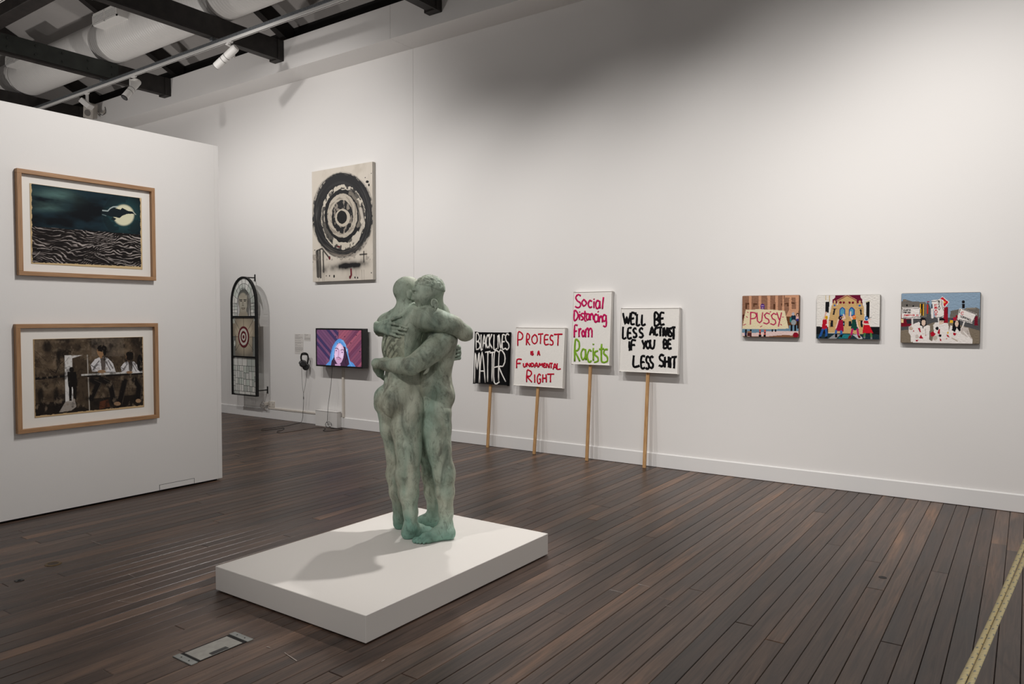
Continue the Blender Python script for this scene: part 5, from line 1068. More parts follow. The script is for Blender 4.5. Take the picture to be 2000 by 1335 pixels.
k, r = band(sL, 62, 1.3); A.put(left*r, (128, 84, 118), .9); A.put(left & (r < 0.28), (52, 48, 92), .85)
k2, r2 = band(sR, 62, 4.1); A.put((~left)*r2, (166, 88, 108), .9); A.put((~left) & (r2 < .3), (112, 56, 86), .8)
A.put((~left)*np.clip(1-(A.X-1205)/400, 0, 1)*np.clip(1-(A.Y-160)/700, 0, 1), (176, 96, 112), .55); A.put((A.X < 900)*np.clip((A.Y-300)/900, 0, 1), (62, 48, 88), .5)
A.put(left & (np.abs(sL/62-np.round(sL/62)) < 0.05), (44, 32, 62), .8); A.put((~left) & (np.abs(sR/62-np.round(sR/62)) < 0.05), (74, 38, 62), .7); A.put(np.abs(A.X-1205) < 8, (70, 40, 70), .6)
for x, y in ((1140, 350), (1365, 355), (1520, 525), (690, 590), (1660, 320), (1750, 750)): A.ell(x, y, 16, 12, (40, 26, 50))
A.poly([(890, 1115), (985, 1010), (1010, 830), (1060, 620), (1130, 490), (1200, 420), (1250, 408), (1310, 440), (1370, 530), (1410, 640), (1455, 690), (1470, 870), (1510, 1010), (1590, 1060), (1655, 1165)], (86, 146, 214))
A.poly([(1010, 1120), (1040, 960), (1060, 760), (1120, 600), (1180, 520), (1230, 490), (1180, 600), (1120, 720), (1100, 900), (1040, 1000), (1020, 1120)], (116, 172, 232)); A.poly([(1250, 450), (1330, 520), (1390, 640), (1420, 660), (1400, 560), (1330, 450)], (128, 180, 236), .7)
A.poly([(1180, 540), (1240, 510), (1330, 610), (1395, 640), (1455, 800), (1470, 960), (1490, 1090), (1420, 1165), (1020, 1120), (1040, 1010), (1100, 900), (1110, 740)], (66, 40, 66))
A.poly([(1170, 580), (1215, 525), (1260, 530), (1320, 600), (1345, 660), (1352, 800), (1335, 930), (1290, 1040), (1235, 1090), (1175, 1070), (1120, 960), (1108, 830), (1125, 690)], (226, 188, 222))
A.ell(1250, 640, 60, 90, (246, 224, 246), .8, .6); A.ell(1150, 850, 38, 90, (240, 206, 236), .7, .6); A.ell(1290, 860, 36, 80, (246, 216, 244), .7, .6)
A.poly([(1130, 960), (1170, 930), (1230, 925), (1290, 950), (1320, 930), (1280, 1050), (1235, 1092), (1175, 1070)], (190, 140, 176), .55)
A.line([(1130, 672), (1165, 660), (1205, 690)], 20, (92, 60, 92)); A.line([(1275, 715), (1310, 700), (1345, 715)], 18, (92, 60, 92)); A.ell(1158, 728, 20, 12, (90, 64, 100)); A.ell(1305, 775, 20, 12, (96, 70, 104)); A.line([(1222, 700), (1218, 840), (1205, 890), (1235, 905)], 12, (176, 124, 164)); A.line([(1165, 920), (1215, 908), (1275, 940)], 18, (120, 78, 108)); A.line([(1185, 955), (1225, 965), (1275, 962)], 16, (200, 112, 152)); A.rect(1130, 1085, 1270, 1140, (196, 152, 190))
for pts in ([(1370, 660), (1400, 780), (1420, 900), (1380, 1000), (1420, 1110)], [(1390, 760), (1440, 900), (1400, 980)], [(1060, 990), (1090, 1060), (1060, 1110)]): A.line(pts, 16, (34, 22, 40), .8)
A.line([(1400, 660), (1450, 850), (1500, 1040)], 22, (106, 164, 226)); A.ell(1420, 720, 10, 40, (210, 226, 246)); A.line([(1505, 1040), (1560, 1150)], 24, (120, 176, 232), .7)
put('screen', A.mesh('screen', ((xa+bz, YT-0.0005, zb-bz), (xb-xa-2*bz, 0, 0), (0, 0, za-zb+2*bz)), M_SCREEN), tv)
TVB = za

# ---------------------------------------------------------------- white box on the floor, conduits, outlet
b0, b1 = on_floor(616.5, 830.5), on_floor(657.5, 836.0); yb_ = (b0[1]+b1[1])/2
bh = on_wall(657, 805.5, yb_)[2]
bx_ = thing('white_box', ((b0[0]+b1[0])/2, (yb_+WY)/2, 0), 'low white box on the floor under the television', 'box')
MB().box((b0[0], yb_, 0.0), (b1[0], WY-0.0165, bh), bevel=0.003).build('case', M_WHITE, bx_)
MB().box((b0[0]-0.004, yb_-0.004, bh), (b1[0]+0.004, WY-0.0165, bh+0.008), bevel=0.002).build('lid', M_WHITE, bx_)
c0 = on_wall(670.5, 735, WY-0.01); vx = c0[0]
cd = thing('vertical_conduit', (vx, WY, 0), 'thin cream conduit running down the wall below the television', 'conduit')
MB().box((vx-0.018, WY-0.020, 0.15), (vx+0.018, WY, TVB+0.10), bevel=0.002).build('duct_base', M_CREAM, cd)
MB().box((vx-0.019, WY-0.024, 0.15), (vx+0.019, WY-0.0195, TVB-0.06), bevel=0.002).build('duct_cover', M_CREAM, cd)
h0, h1 = on_wall(523, 797, WY-0.02), on_wall(617, 808.5, WY-0.02)
hc = thing('skirting_conduit', ((h0[0]+h1[0])/2, WY, 0.15), 'long cream conduit lying along the top of the baseboard', 'conduit')
MB().box((h0[0], WY-0.018, 0.151), (b0[0]+0.10, WY, 0.178), bevel=0.002).build('duct_base', M_CREAM, hc)
MB().box((h0[0], WY-0.022, 0.152), (b0[0]+0.10, WY-0.0175, 0.177), bevel=0.002).build('duct_cover', M_CREAM, hc)
o0, o1 = on_wall(524.5, 783, WY-0.01), on_wall(536, 794.5, WY-0.01)
ol = thing('power_outlet', ((o0[0]+o1[0])/2, WY, o1[2]), 'cream double power outlet above the baseboard conduit', 'outlet')
zc = (o0[2]+o1[2])/2; ox0, ox1 = o0[0], o1[0]
MB().box((ox0, WY-0.012, zc-0.045), (ox1, WY, zc+0.045), bevel=0.003).build('faceplate', M_CREAM, ol)
for xx in (ox0+0.03, ox1-0.03):
    MB().box((xx-0.008, WY-0.0145, zc+0.018), (xx+0.008, WY-0.0115, zc+0.034), bevel=0.001).build('switch', M_WHITE, ol)
    MB().box((xx-0.010, WY-0.0128, zc-0.006), (xx-0.006, WY-0.0118, zc+0.004)).box((xx+0.006, WY-0.0128, zc-0.006), (xx+0.010, WY-0.0118, zc+0.004)).box((xx-0.002, WY-0.0128, zc-0.022), (xx+0.002, WY-0.0118, zc-0.012)).build('socket_slots', M_BLACK, ol)
pc = on_wall(519, 788, WY-0.03)
pg = thing('power_adapter', (pc[0], WY, pc[2]-0.03), 'cream plug adapter with coiled cable left of the outlet', 'plug')
MB().box((pc[0]-0.03, WY-0.045, pc[2]-0.025), (pc[0]+0.035, WY, pc[2]+0.025), bevel=0.005).build('adapter_body', M_CREAM, pg)
lp = [(pc[0]-0.02, WY-0.05, pc[2]-0.02), (pc[0]-0.10, WY-0.05, pc[2]-0.01), (pc[0]-0.11, WY-0.04, pc[2]-0.06), (pc[0]-0.03, WY-0.045, pc[2]-0.07), (pc[0]+0.01, WY-0.045, pc[2]-0.02), (pc[0]-0.06, WY-0.04, pc[2]+0.03), (pc[0]-0.12, WY-0.03, pc[2]-0.02), (pc[0]-0.02, WY-0.03, pc[2]-0.09), (pc[0]+0.03, WY-0.03, pc[2]-0.10)]
MB().tube(smooth_pts(lp, 6), 0.005, 6).build('cable', M_SPK, pg, smooth=True)

# ---------------------------------------------------------------- wall labels
def wall_label(x0, y0, x1, y1, blocks, label):
    a, b = on_wall(x0, y0, WY-0.003), on_wall(x1, y1, WY-0.003); w, h = b[0]-a[0], a[2]-b[2]
    t = thing('wall_label', ((a[0]+b[0])/2, WY, b[2]), label, 'label', 'text labels beside the television')
    MB().box((a[0], WY-0.003, b[2]), (b[0], WY, a[2]), bevel=0.0006).build('card', plain('label_card', (214, 210, 206), 0.7), t)
    mb = MB()
    for v0, v1, wd in blocks:
        n_ = max(1, int(round((v1-v0)*h/0.012)))
        for i in range(n_):
            z = a[2]-h*(v0+(v1-v0)*(i+0.5)/n_); ww = wd*(1.0 if i < n_-1 else 0.75); x = a[0]+0.06*w
            while x < a[0]+w*(0.06+0.86*ww):
                l = random.uniform(0.012, 0.034); mb.raw([(x, WY-0.0033, z-0.0022), (min(x+l, a[0]+0.94*w), WY-0.0033, z-0.0022), (min(x+l, a[0]+0.94*w), WY-0.0033, z+0.0022), (x, WY-0.0033, z+0.0022)], [(0, 1, 2, 3)]); x += l+0.008
    mb.build('printed_text', plain('label_ink', (120, 116, 114), 0.8), t)
wall_label(575.4, 651.4, 592.5, 691.1, ((0.03, 0.12, .5), (0.14, 0.26, .9), (0.31, 0.36, .95), (0.40, 0.49, 1), (0.53, 0.55, .35), (0.58, 0.62, 1), (0.66, 0.85, 1), (0.88, 0.9, .8)), 'tall pale text label on the wall above the headphones')
wall_label(593.9, 651.4, 606.4, 665.3, ((0.06, 0.32, .7), (0.42, 0.48, .3), (0.55, 0.85, 1)), 'small square text label next to the tall label')

# ---------------------------------------------------------------- headphones on a hook, cables
cc = lambda x, y, Y=WY-0.07: on_wall(570+x/13.33, 630+y/13.33, Y)
hp = thing('headphones', tuple(cc(330, 1230)), 'black headphones hanging on the wall left of the television', 'headphones')
band_ = smooth_pts([cc(258, 1000, WY-0.12), cc(240, 900, WY-0.12), cc(262, 815, WY-0.11), cc(300, 792, WY-0.10), cc(350, 790, WY-0.075), cc(395, 815, WY-0.06), cc(425, 900, WY-0.05), cc(410, 1060, WY-0.045)], 8)
MB().tube(band_, 0.016, 8, flat=0.5).build('headband', M_BLACK, hp, smooth=True)
pad_ = smooth_pts([cc(285, 830, WY-0.11), cc(310, 810, WY-0.10), cc(350, 808, WY-0.08), cc(385, 835, WY-0.06)], 6); MB().tube(pad_, 0.018, 8, flat=0.6).build('head_pad', M_BLACK, hp, smooth=True)
for (x, y, Y, nm) in ((285, 1070, WY-0.13, 0), (362, 1150, WY-0.075, 1)):
    c = Vector(cc(x, y, Y)); ax_ = Vector((0.75, -0.6, 0.15)).normalized()
    cup = MB().cyl(c-ax_*0.022, c+ax_*0.018, 0.050, 0.046, 24).cyl(c+ax_*0.018, c+ax_*0.028, 0.046, 0.034, 24).build('ear_cup', M_BLACK, hp, smooth=False)
    qx = ax_.cross(Vector((0, 0, 1))).normalized(); qz = qx.cross(ax_)
    MB().tube([c-ax_*0.028+(qx*math.cos(t_)+qz*math.sin(t_))*0.036 for t_ in np.linspace(0, 2*math.pi, 24, endpoint=False)], 0.014, 8, closed=True).build('ear_pad', M_BLACK, cup, smooth=True)
    MB().tube([c+qx*0.055*math.cos(t_)+qz*0.055*math.sin(t_) for t_ in np.linspace(0.1, math.pi-0.1, 14)], 0.005, 6).build('yoke', M_BLACKM, cup, smooth=True)
hk = cc(340, 812, WY-0.05)
hook = thing('wall_hook', (hk[0], WY, hk[2]-0.01), 'small dark hook holding the headphones', 'hook')
MB().tube([(hk[0], WY, hk[2]-0.012), (hk[0], WY-0.11, hk[2]-0.012), (hk[0], WY-0.118, hk[2]+0.006)], 0.005, 8).build('peg', M_BLACKM, hook)
MB().cyl((hk[0], WY-0.004, hk[2]-0.012), (hk[0], WY, hk[2]-0.012), 0.016, n=16).build('rosette', M_BLACKM, hook)
k8 = lambda x, y, Y: on_wall(560+x/7.85, 680+y/7.85, Y)
fl5 = lambda x, y: on_floor(430+x/3.71, 500+y/3.71, 0.004)
hcab = thing('headphone_cable', tuple(on_floor(580, 826)), 'thin black cable trailing from the headphones over the floor to the television', 'cable')
MB().tube(smooth_pts([k8(228, 290, WY-0.12), k8(240, 560, WY-0.09), k8(258, 690, WY-0.07)]), 0.0022, 6).build('left_lead', M_BLACK, hcab)
MB().tube(smooth_pts([k8(312, 330, WY-0.07), k8(286, 560, WY-0.07), k8(258, 690, WY-0.07)]), 0.0022, 6).build('right_lead', M_BLACK, hcab)
MB().cyl(k8(258, 740, WY-0.07), k8(259, 780, WY-0.07), 0.006, n=10).build('volume_slider', M_BLACK, hcab)
MB().tube(smooth_pts([k8(258, 690, WY-0.07), k8(258, 850, WY-0.06), k8(250, 980, WY-0.05), k8(246, 1060, WY-0.06), on_floor(588, 824, 0.012), fl5(550, 1212), fl5(480, 1228), fl5(380, 1243), fl5(305, 1252), fl5(312, 1261), fl5(400, 1252), fl5(462, 1244), fl5(450, 1259), fl5(412, 1268), fl5(440, 1279), fl5(560, 1263), fl5(660, 1246), fl5(738, 1240), fl5(762, 1248), fl5(748, 1263), fl5(800, 1265), fl5(868, 1256), fl5(882, 1250), fl5(800, 1243)], 8), 0.0032, 6).build('main_lead', M_BLACK, hcab, smooth=True)
yb2 = yb_-0.012
loop = [k8(640+48*math.cos(t_), 1168+40*math.sin(t_), yb2-0.01) for t_ in np.linspace(-2.2, 4.2, 16)]
MB().tube(smooth_pts([k8(697, 280, YT+0.06), k8(690, 420, YT+0.02), k8(680, 540, YT), k8(655, 740, YT), k8(635, 880, yb2-0.02), k8(628, 1000, yb2-0.02), k8(622, 1110, yb2-0.01)] + loop + [k8(660, 1200, yb2-0.01), on_floor(652, 836.5, 0.004), on_floor(662, 836, 0.004)], 5), 0.0030, 6).build('television_lead', M_BLACK, hcab, smooth=True)

# ---------------------------------------------------------------- stained glass panel standing off the wall
YG = WY-0.19
g_ = lambda x, y, Y=YG: on_wall(440+x/5.13, 530+y/5.13, Y)
tl, tr, br_, bl = g_(70, 700), g_(318, 700), g_(325, 1255), g_(75, 1235)
GX0, GX1 = (tl[0]+bl[0])/2+0.012, (tr[0]+br_[0])/2-0.012; GZ0 = (bl[2]+br_[2])/2+0.012; GZ1 = g_(188, 52)[2]-0.01; GC = (GX0+GX1)/2; GR = (GX1-GX0)/2; GS = GZ1-GR*1.30
sg = thing('stained_glass_panel', (GC, WY, GZ0), 'tall arched leaded glass panel in a black steel frame with a red target', 'stained glass')
def arch_z(x): return GS + 1.30*GR*math.sqrt(max(0.0, 1-((x-GC)/GR)**2))
arch = [(GC-GR*math.cos(t_), YG, GS+1.30*GR*math.sin(t_)) for t_ in np.linspace(0, math.pi, 29)]
outline = [(GX0, YG, GZ0)] + arch + [(GX1, YG, GZ0)]
def bar(pts, w, d): return MB().tube(pts, w, 4, flat=d/w, up=(0, 1, 0))
# square-section steel frame
def frame_bar(name, pts, closed=False):
    V, Fc = [], []; P = [np.array(p) for p in pts]; n_ = len(P); w, d = 0.014, 0.022
    for i in range(n_):
        a = P[i-1] if (i or closed) else P[i]; b = P[(i+1) % n_] if (i < n_-1 or closed) else P[i]; t_ = unit_v(b-a); nn = np.cross(t_, [0, 1, 0])
        for sx, sy in ((-1, -1), (1, -1), (1, 1), (-1, 1)): V.append(P[i]+nn*w*sx+np.array([0, 1, 0])*d*sy)
    for i in range(n_ if closed else n_-1):
        j = (i+1) % n_
        for k in range(4): Fc.append((i*4+k, i*4+(k+1) % 4, j*4+(k+1) % 4, j*4+k))
    put(name, MB().raw(V, Fc).mesh(name, M_BLACKM), sg)
frame_bar('frame', outline, True)
gy = lambda y: g_(190, y)[2]
Z1, Z2 = (g_(80, 452)[2]+g_(305, 455)[2])/2, (g_(80, 852)[2]+g_(305, 858)[2])/2
for z in (Z1, Z2): MB().box((GX0, YG-0.02, z-0.013), (GX1, YG+0.02, z+0.013)).build('crossbar', M_BLACKM, sg)
def glass(name, rgb, op=0.5):
    m, nt, b = new_mat(name); b.inputs['Base Color'].default_value = tuple(lin(rgb))+(1,); b.inputs['Roughness'].default_value = 0.12
    tr_ = N(nt, 'ShaderNodeBsdfTransparent'); tr_.inputs[0].default_value = (0.96, 0.97, 0.96, 1); mx = N(nt, 'ShaderNodeMixShader'); mx.inputs[0].default_value = op
    out = nt.nodes['Material Output']; nt.links.new(tr_.outputs[0], mx.inputs[1]); nt.links.new(b.outputs[0], mx.inputs[2]); nt.links.new(mx.outputs[0], out.inputs[0]); return m
GLS = [glass('pane_clear', (244, 244, 240), .40), glass('pane_greenish', (226, 234, 226), .5), glass('pane_grey', (206, 212, 206), .5), glass('pane_white', (248, 247, 242), .55)]
M_LEAD = plain('lead_came', (52, 54, 54), 0.5, metal=0.4)
lead = MB()
def pane(P2, mat, name='pane', inset=0.0035):
    c = np.mean(P2, 0); P2 = [c+(np.array(p)-c)*(1-inset/max(1e-3, np.linalg.norm(np.array(p)-c))) for p in P2]; n_ = len(P2)
    v = [(p[0], YG-0.002, p[1]) for p in P2]+[(p[0], YG+0.002, p[1]) for p in P2]
    f = [tuple(range(n_)), tuple(range(2*n_-1, n_-1, -1))]+[(i, n_+i, n_+(i+1) % n_, (i+1) % n_) for i in range(n_)]
    put(name, MB().raw(v, f).mesh(name, mat), sg)
def came(pts, r=0.0032): lead.tube([(p[0], YG, p[1]) for p in pts], r, 6)
rg = random.Random(3)
X_ = lambda u: GX0+0.014+(GX1-GX0-0.028)*u
# lower section: irregular small rectangles inside a border
def zlow(v): return GZ0+0.014+(Z2-0.013-GZ0-0.014)*v
def split(u0, v0, u1, v1, d):
    w, h = (u1-u0)*0.62, (v1-v0)*0.82
    if d == 0 or (w < 0.10 and h < 0.16) or w*h < 0.008:
        P = [(X_(u0), zlow(v0)), (X_(u1), zlow(v0)), (X_(u1), zlow(v1)), (X_(u0), zlow(v1))]; pane(P, rg.choice(GLS)); came(P+[P[0]]); return
    f = rg.uniform(0.38, 0.62)
    if w > h*0.62: m_ = u0+(u1-u0)*f; split(u0, v0, m_, v1, d-1); split(m_, v0, u1, v1, d-1)
    else: m_ = v0+(v1-v0)*f; split(u0, v0, u1, m_, d-1); split(u0, m_, u1, v1, d-1)
split(0.09, 0.08, 0.91, 0.78, 5)
for k in range(5):
    a, b = 0.08+0.7*k/5, 0.08+0.7*(k+1)/5
    for u0, u1 in ((0, 0.09), (0.91, 1)): P = [(X_(u0), zlow(a)), (X_(u1), zlow(a)), (X_(u1), zlow(b)), (X_(u0), zlow(b))]; pane(P, rg.choice(GLS)); came(P+[P[0]])
for k in range(4):
    a, b = k/4, (k+1)/4; P = [(X_(a), zlow(0)), (X_(b), zlow(0)), (X_(b), zlow(0.08)), (X_(a), zlow(0.08))]; pane(P, rg.choice(GLS)); came(P+[P[0]])
for k in range(5):
    a, b = k/5, (k+1)/5; P = [(X_(a), zlow(0.78)), (X_(b), zlow(0.78)), (X_(b), zlow(1)), (X_(a), zlow(1))]; pane(P, rg.choice(GLS)); came(P+[P[0]])
# middle section: bare torso painted on glass, leads radiating from a red target
zm = lambda v: Z2+0.013+(Z1-Z2-0.026)*(1-v)
mid = [(78, 462), (306, 465), (308, 848), (84, 842)]
A = Art(mid, 100, 160, (150, 140, 124))
A.put(np.clip((A.V-0.75)*4, 0, 1), (110, 106, 98), .8); A.ell(190, 640, 100, 230, (196, 182, 158), .8, .6); A.ell(130, 600, 36, 60, (206, 194, 170), .6, .7); A.ell(250, 600, 34, 60, (204, 190, 168), .6, .7); A.rect(76, 650, 104, 850, (120, 122, 118)); A.rect(276, 660, 310, 850, (120, 122, 118)); A.line([(105, 640), (108, 790)], 4, (60, 58, 54)); A.line([(276, 650), (272, 800)], 4, (60, 58, 54)); A.line([(110, 560), (140, 640), (190, 655), (240, 645), (275, 570)], 5, (128, 116, 100), .6); A.ell(98, 720, 6, 28, (226, 228, 220)); A.put((A.X < 100) & (A.Y < 520), (190, 196, 186), .8); A.put((A.X > 285) & (A.Y < 500), (190, 196, 186), .8)
M_GPRINT = attr_mat('painted_glass', 0.25, spec=0.5)
put('painted_torso_glass', A.mesh('painted_torso_glass', ((X_(0), YG-0.001, zm(0)), (X_(1)-X_(0), 0, 0), (0, 0, zm(1)-zm(0))), M_GPRINT), sg)
tc_ = (X_(0.48), zm(0.5)); came([(X_(0), tc_[1]), (X_(1), tc_[1])]); came([(tc_[0], zm(0)), (tc_[0], zm(1))])
for u, v in ((0.02, 0.0), (0.96, 0.0), (0.12, 0.86), (0.9, 0.84)): came([tc_, (X_(u), zm(v))])
M_REDG, M_PALEG = plain('ruby_glass', (96, 22, 32), 0.2), plain('pale_glass', (206, 200, 190), 0.25)
def disc(r0, r1, mat, name, yo):
    n_ = 36; V = []; e_ = 1.22
    for rr_ in (r0, r1):
        for yy in (YG-yo, YG+yo):
            for k in range(n_): t_ = 2*math.pi*k/n_; V.append((tc_[0]+rr_*math.cos(t_), yy, tc_[1]+rr_*e_*math.sin(t_)))
    Fc = []
    for k in range(n_):
        j = (k+1) % n_; a, b, c, d_ = k, n_+k, 2*n_+k, 3*n_+k; a2, b2, c2, d2 = j, n_+j, 2*n_+j, 3*n_+j
        Fc += [(a, a2, c2, c), (b, d_, d2, b2), (c, c2, d2, d_), (a, b, b2, a2)]
    put(name, MB().raw(V, Fc).mesh(name, mat), sg)
RT = (X_(1)-X_(0))*0.235
for a, b, m_ in ((0.80, 1.0, M_REDG), (0.55, 0.80, M_PALEG), (0.36, 0.55, M_REDG), (0.18, 0.36, M_PALEG), (0.0, 0.18, M_REDG)): disc(max(RT*a, 0.002), RT*b-0.002, m_, 'target_ring', 0.0065 + (0.001 if m_ is M_REDG else 0))
# top section: head painted on glass inside concentric leaded arcs
hx_, hz_ = X_(0.47), g_(182, 300)[2]
top = [(130, 160), (240, 160), (240, 450), (130, 450)]
HW, HT, HB = (g_(240, 300)[0]-g_(130, 300)[0]), g_(185, 165)[2], Z1+0.013
A = Art(top, 60, 150, (150, 148, 138))
A.ell(182, 310, 46, 118, (178, 172, 158)); A.ell(182, 205, 44, 52, (96, 98, 94)); A.ell(182, 250, 40, 50, (176, 170, 154), .9, .3); A.put((A.Y > 400) & (np.abs(A.X-185) < 24+(A.Y-400)*0.8), (160, 152, 136)); A.ell(182, 385, 34, 40, (168, 162, 146), .8, .4)
A.line([(150, 282), (172, 280)], 8, (66, 64, 60)); A.line([(192, 280), (214, 282)], 8, (66, 64, 60)); A.ell(163, 296, 9, 6, (52, 50, 48)); A.ell(203, 296, 9, 6, (52, 50, 48)); A.line([(183, 295), (181, 335), (190, 342), (174, 342)], 5, (112, 106, 96)); A.line([(168, 368), (184, 364), (200, 368)], 7, (96, 86, 78)); A.line([(172, 378), (196, 378)], 6, (128, 114, 104)); A.ell(140, 300, 12, 60, (120, 116, 106), .7, .6); A.ell(226, 300, 12, 60, (120, 116, 106), .7, .6)
# keep the part inside the head-and-neck outline
im = A
W2, H2 = 26, 60; V, Fc, Cc = [], [], []
def half(v):                                                  # outline half width, v 0 (crown) .. 1 (base)
    if v < 0.80: return HW*0.44*math.sqrt(max(0.0, 1-((v-0.42)/0.44)**2)) if v < 0.72 else HW*0.44*math.sqrt(max(0, 1-((0.72-0.42)/0.44)**2))*(1-(v-0.72)*0.5)
    return HW*0.31*(1+(v-0.80)*2.2)
for j in range(H2+1):
    v = 0.005+0.995*j/H2; hw = half(v)
    for i in range(W2+1): V.append((hx_+hw*(2*i/W2-1), YG-0.001, HT+(HB-HT)*v))
for j in range(H2):
    for i in range(W2):
        a = j*(W2+1)+i; Fc.append((a, a+W2+1, a+W2+2, a+1)); v = (j+.5)/H2; u = 0.5+(half(v)*(2*(i+.5)/W2-1))/HW
        Cc.append(im.im[min(149, int(v*150)), min(59, max(0, int(u*60)))])
me = mesh_of('painted_head_glass', V, Fc, M_GPRINT); at = me.color_attributes.new('Col', 'FLOAT_COLOR', 'CORNER'); cl_ = np.ones((len(Fc)*4, 4), np.float32); cl_[:, :3] = np.repeat(np.array(Cc), 4, 0); at.data.foreach_set('color', cl_.ravel()); put('painted_head_glass', me, sg)
came([(hx_+half(v)*s_, HT+(HB-HT)*v) for s_ in (-1,) for v in np.linspace(0.86, 0.0, 24)] + [(hx_+half(v), HT+(HB-HT)*v) for v in np.linspace(0.0, 0.86, 24)])
def ringpt(sc, t_): return (GC+(GR-0.014)*sc*math.cos(t_), GS-0.04*(1-sc)+1.30*(GR-0.014)*sc*math.sin(t_))
for s0, s1, n_ in ((0.82, 1.0, 9), (0.60, 0.82, 9)):
    for k in range(n_):
        t0, t1 = math.pi*k/n_, math.pi*(k+1)/n_; P = [ringpt(s1, t0), ringpt(s1, (t0+t1)/2), ringpt(s1, t1), ringpt(s0, t1), ringpt(s0, (t0+t1)/2), ringpt(s0, t0)]
        pane(P, rg.choice(GLS)); came(P+[P[0]])
for s_ in (-1, 1):
    xe = [GC+s_*(GR-0.014)*q for q in (1.0, 0.82, 0.60)]; nz = 4
    for (xa_, xb_) in ((xe[0], xe[1]), (xe[1], xe[2])):
        for k in range(nz):
            za_, zb_ = HB+(GS-HB)*k/nz, HB+(GS-HB)*(k+1)/nz; P = [(xa_, za_), (xb_, za_), (xb_, zb_), (xa_, zb_)]; pane(P, rg.choice(GLS)); came(P+[P[0]])
lo_ = lead.build('lead_cames', M_LEAD, sg)
for x, z in ((GX1+0.01, g_(330, 1195)[2]), (GC+0.03, GZ1-0.0)):
    MB().cyl((x, YG+0.01, z), (x, WY, z), 0.009, n=12).box((x-0.012, WY-0.010, z-0.055), (x+0.012, WY, z+0.055), bevel=0.002).build('wall_bracket', M_BLACKM, sg)

# ---------------------------------------------------------------- floor fittings
fh = thing('floor_outlet_box', (-3.2, 2.045, 0), 'rectangular steel floor outlet lid with slot, in front of the plinth', 'floor box')
hx0, hx1, hy0, hy1 = -3.270, -3.128, 1.880, 2.214
MB().box((hx0-0.002, hy0+0.035, -0.002), (hx1+0.002, hy1-0.035, 0.0012)).build('recess', M_SUB, fh)
for a, b in ((hy0, hy0+0.036), (hy1-0.036, hy1)):
    ep = MB().box((hx0-0.004, a, -0.002), (hx1+0.006, b, 0.004), bevel=0.0012).build('end_plate', M_STEELEDGE, fh)
    for xx in (hx0+0.04, hx1-0.04): MB().cyl((xx, (a+b)/2, 0.003), (xx, (a+b)/2, 0.0046), 0.004, n=10).build('screw', M_SUB, ep)
ld = MB().box((hx0+0.010, hy0+0.052, 0.0), (hx1-0.004, hy1-0.056, 0.0032), bevel=0.001).build('lid', M_STEELLID, fh)
MB().box((hx1-0.034, hy0+0.115, 0.0030), (hx1-0.005, hy0+0.205, 0.0042), bevel=0.0008).build('cable_slot', M_BLACK, ld)
p = on_floor(104, 1100.5); fp_ = thing('floor_plug', (p[0], p[1], 0), 'small round brass plug set in the floor near the partition', 'floor plug')
V, Fc = sweep([(p[0]+0.040*math.cos(t_), p[1]+0.040*math.sin(t_), 0.0) for t_ in np.linspace(0, 2*math.pi, 30, endpoint=False)], 0.010, 8, True, 0.35, (0, 0, 1)); put('rim', mesh_of('rim', V, Fc, M_BRASS, True), fp_)
MB().cyl((p[0], p[1], -0.002), (p[0], p[1], 0.0016), 0.036, n=28).build('cap', plain('dull_plug_cap', (70, 58, 46), 0.6), fp_)
p = on_floor(1724, 1127); tag(MB().cyl((p[0], p[1], -0.002), (p[0], p[1], 0.001), 0.024, 0.023, 24).build('floor_knot_plug', plain('dark_plug', (34, 30, 28), 0.6)), 'small dark round plug in the floorboards at right', 'floor plug')
p = on_floor(37.5, 1133); tag(MB().box((p[0]-0.018, p[1]-0.022, -0.002), (p[0]+0.018, p[1]+0.022, 0.003), bevel=0.001).cyl((p[0], p[1], 0.003), (p[0], p[1], 0.006), 0.008).build('floor_stud', M_BLACK), 'tiny black stud in the floor at far left', 'floor plug')
p = on_floor(440, 803.5); tag(MB().box((p[0]-0.10, p[1]-0.02, 0.0), (p[0]+0.02, p[1]+0.04, 0.05), bevel=0.006).box((p[0]-0.09, p[1]-0.015, 0.05), (p[0]-0.02, p[1]+0.035, 0.06), bevel=0.003).build('cable_block', M_BLACK), 'small black block on the floor behind the partition corner', 'block')
# white scuffs on the boards
sc_m = plain('pale_scuff', (150, 140, 132), 0.8)
scr = [((178, 1055), (200, 1063), (226, 1062)), ((120, 1033), (141, 1040)), ((225, 1171), (240, 1174), (259, 1176)), ((112, 1172), (128, 1168), (145, 1166)), ((270, 1026), (277, 1024)), ((556, 1274), (580, 1290)), ((90, 1024), (97, 1025)), ((1300, 1182), (1311, 1184)), ((1590, 1240), (1594, 1240)), ((1709, 993), (1714, 997)), ((1780, 985), (1784, 984)), ((1856, 1006), (1862, 1006)), ((250, 1120), (264, 1127)), ((745, 1291), (752, 1287)), ((520, 1262), (528, 1264))]
mb = MB()
for pts in scr:
    P = smooth_pts([on_floor(*q, 0.0008) for q in pts], 5); mb.tube(P, [0.0006+0.0032*random.random() for _ in P], 5, flat=0.15, up=(0, 0, 1))
tag(put('scuff_marks', mb.mesh('scuff_marks', sc_m), fl), kind='stuff')

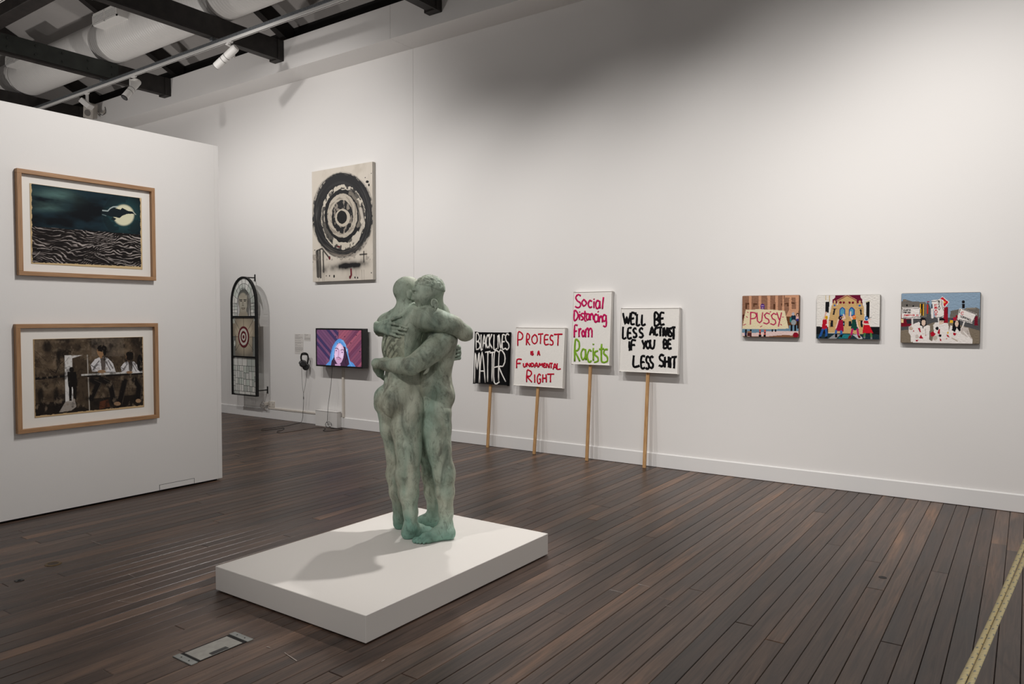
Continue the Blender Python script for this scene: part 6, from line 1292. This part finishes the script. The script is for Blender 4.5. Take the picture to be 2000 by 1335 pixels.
# ---------------------------------------------------------------- rope barrier at the right edge
def rope_mat():
    m, nt, b = new_mat('braided_rope'); L = nt.links.new; b.inputs['Roughness'].default_value = 0.8
    a = N(nt, 'ShaderNodeAttribute', attribute_name='Col'); L(a.outputs['Color'], b.inputs['Base Color']); return m
M_ROPE = rope_mat()
Pa, Pb = at_depth(2006, 1062, 2.18), at_depth(1889, 1337, 1.36)
ha = (Pa+Pb)/2
def rope_path(off, n_=420):
    d = (Pb-Pa); L0 = np.linalg.norm(d); out = []
    side = unit_v(np.cross(d, [0, 0, 1]))
    for t_ in np.linspace(-0.95, 1.75, n_):
        p = Pa+d*t_; sag = 0.05*((t_-0.4)**2)/1.8
        out.append(p+np.array([0, 0, 1.0])*(sag-0.0)+side*off+np.array([0, 0, 1])*off*0.35*math.sin(t_*7))
    return out
rope = thing('barrier_rope', tuple(ha-np.array([0, 0, .02])), 'doubled yellow braided rope barrier with blue flecks at right edge', 'rope')
ends = []
for off in (-0.0062, 0.0062):
    P = rope_path(off); V, Fc = sweep(P, 0.0058, 12, up=(0, 0, 1)); me = mesh_of('rope_strand', V, Fc, M_ROPE, True); ends.append((P[0], P[-1]))
    at = me.color_attributes.new('Col', 'FLOAT_COLOR', 'POINT'); col = np.ones((len(V), 4), np.float32); base = lin((238, 222, 172)); blue = lin((92, 110, 136))
    for i in range(len(P)):
        for k in range(12):
            u = (i*1.0 + k*0.5) % 9.0; c = base*(0.9+0.12*((i+k) % 2)); col[i*12+k, :3] = blue if (u < 0.9 and k % 2 == 0) else c
    at.data.foreach_set('color', col.ravel()); put('rope_strand', me, rope)
for k in (0, 1):
    e = (np.array(ends[0][k])+np.array(ends[1][k]))/2 + unit_v((Pb-Pa)*[1, 1, 0])*(0.022 if k else -0.022); st_ = thing('barrier_post', (e[0], e[1], 0), ('dark steel rope post past the right edge of the picture' if k == 0 else 'dark steel rope post near the camera, below the picture'), 'post', 'rope posts')
    MB().cyl((e[0], e[1], 0.0), (e[0], e[1], 0.012), 0.15, n=36).build('base', M_STANCH, st_)
    MB().cyl((e[0], e[1], 0.012), (e[0], e[1], e[2]+0.03), 0.012, n=16).build('pole', M_STANCH, st_)
    MB().cyl((e[0], e[1], e[2]+0.03), (e[0], e[1], e[2]+0.05), 0.018, n=16).build('cap', M_STANCH, st_)
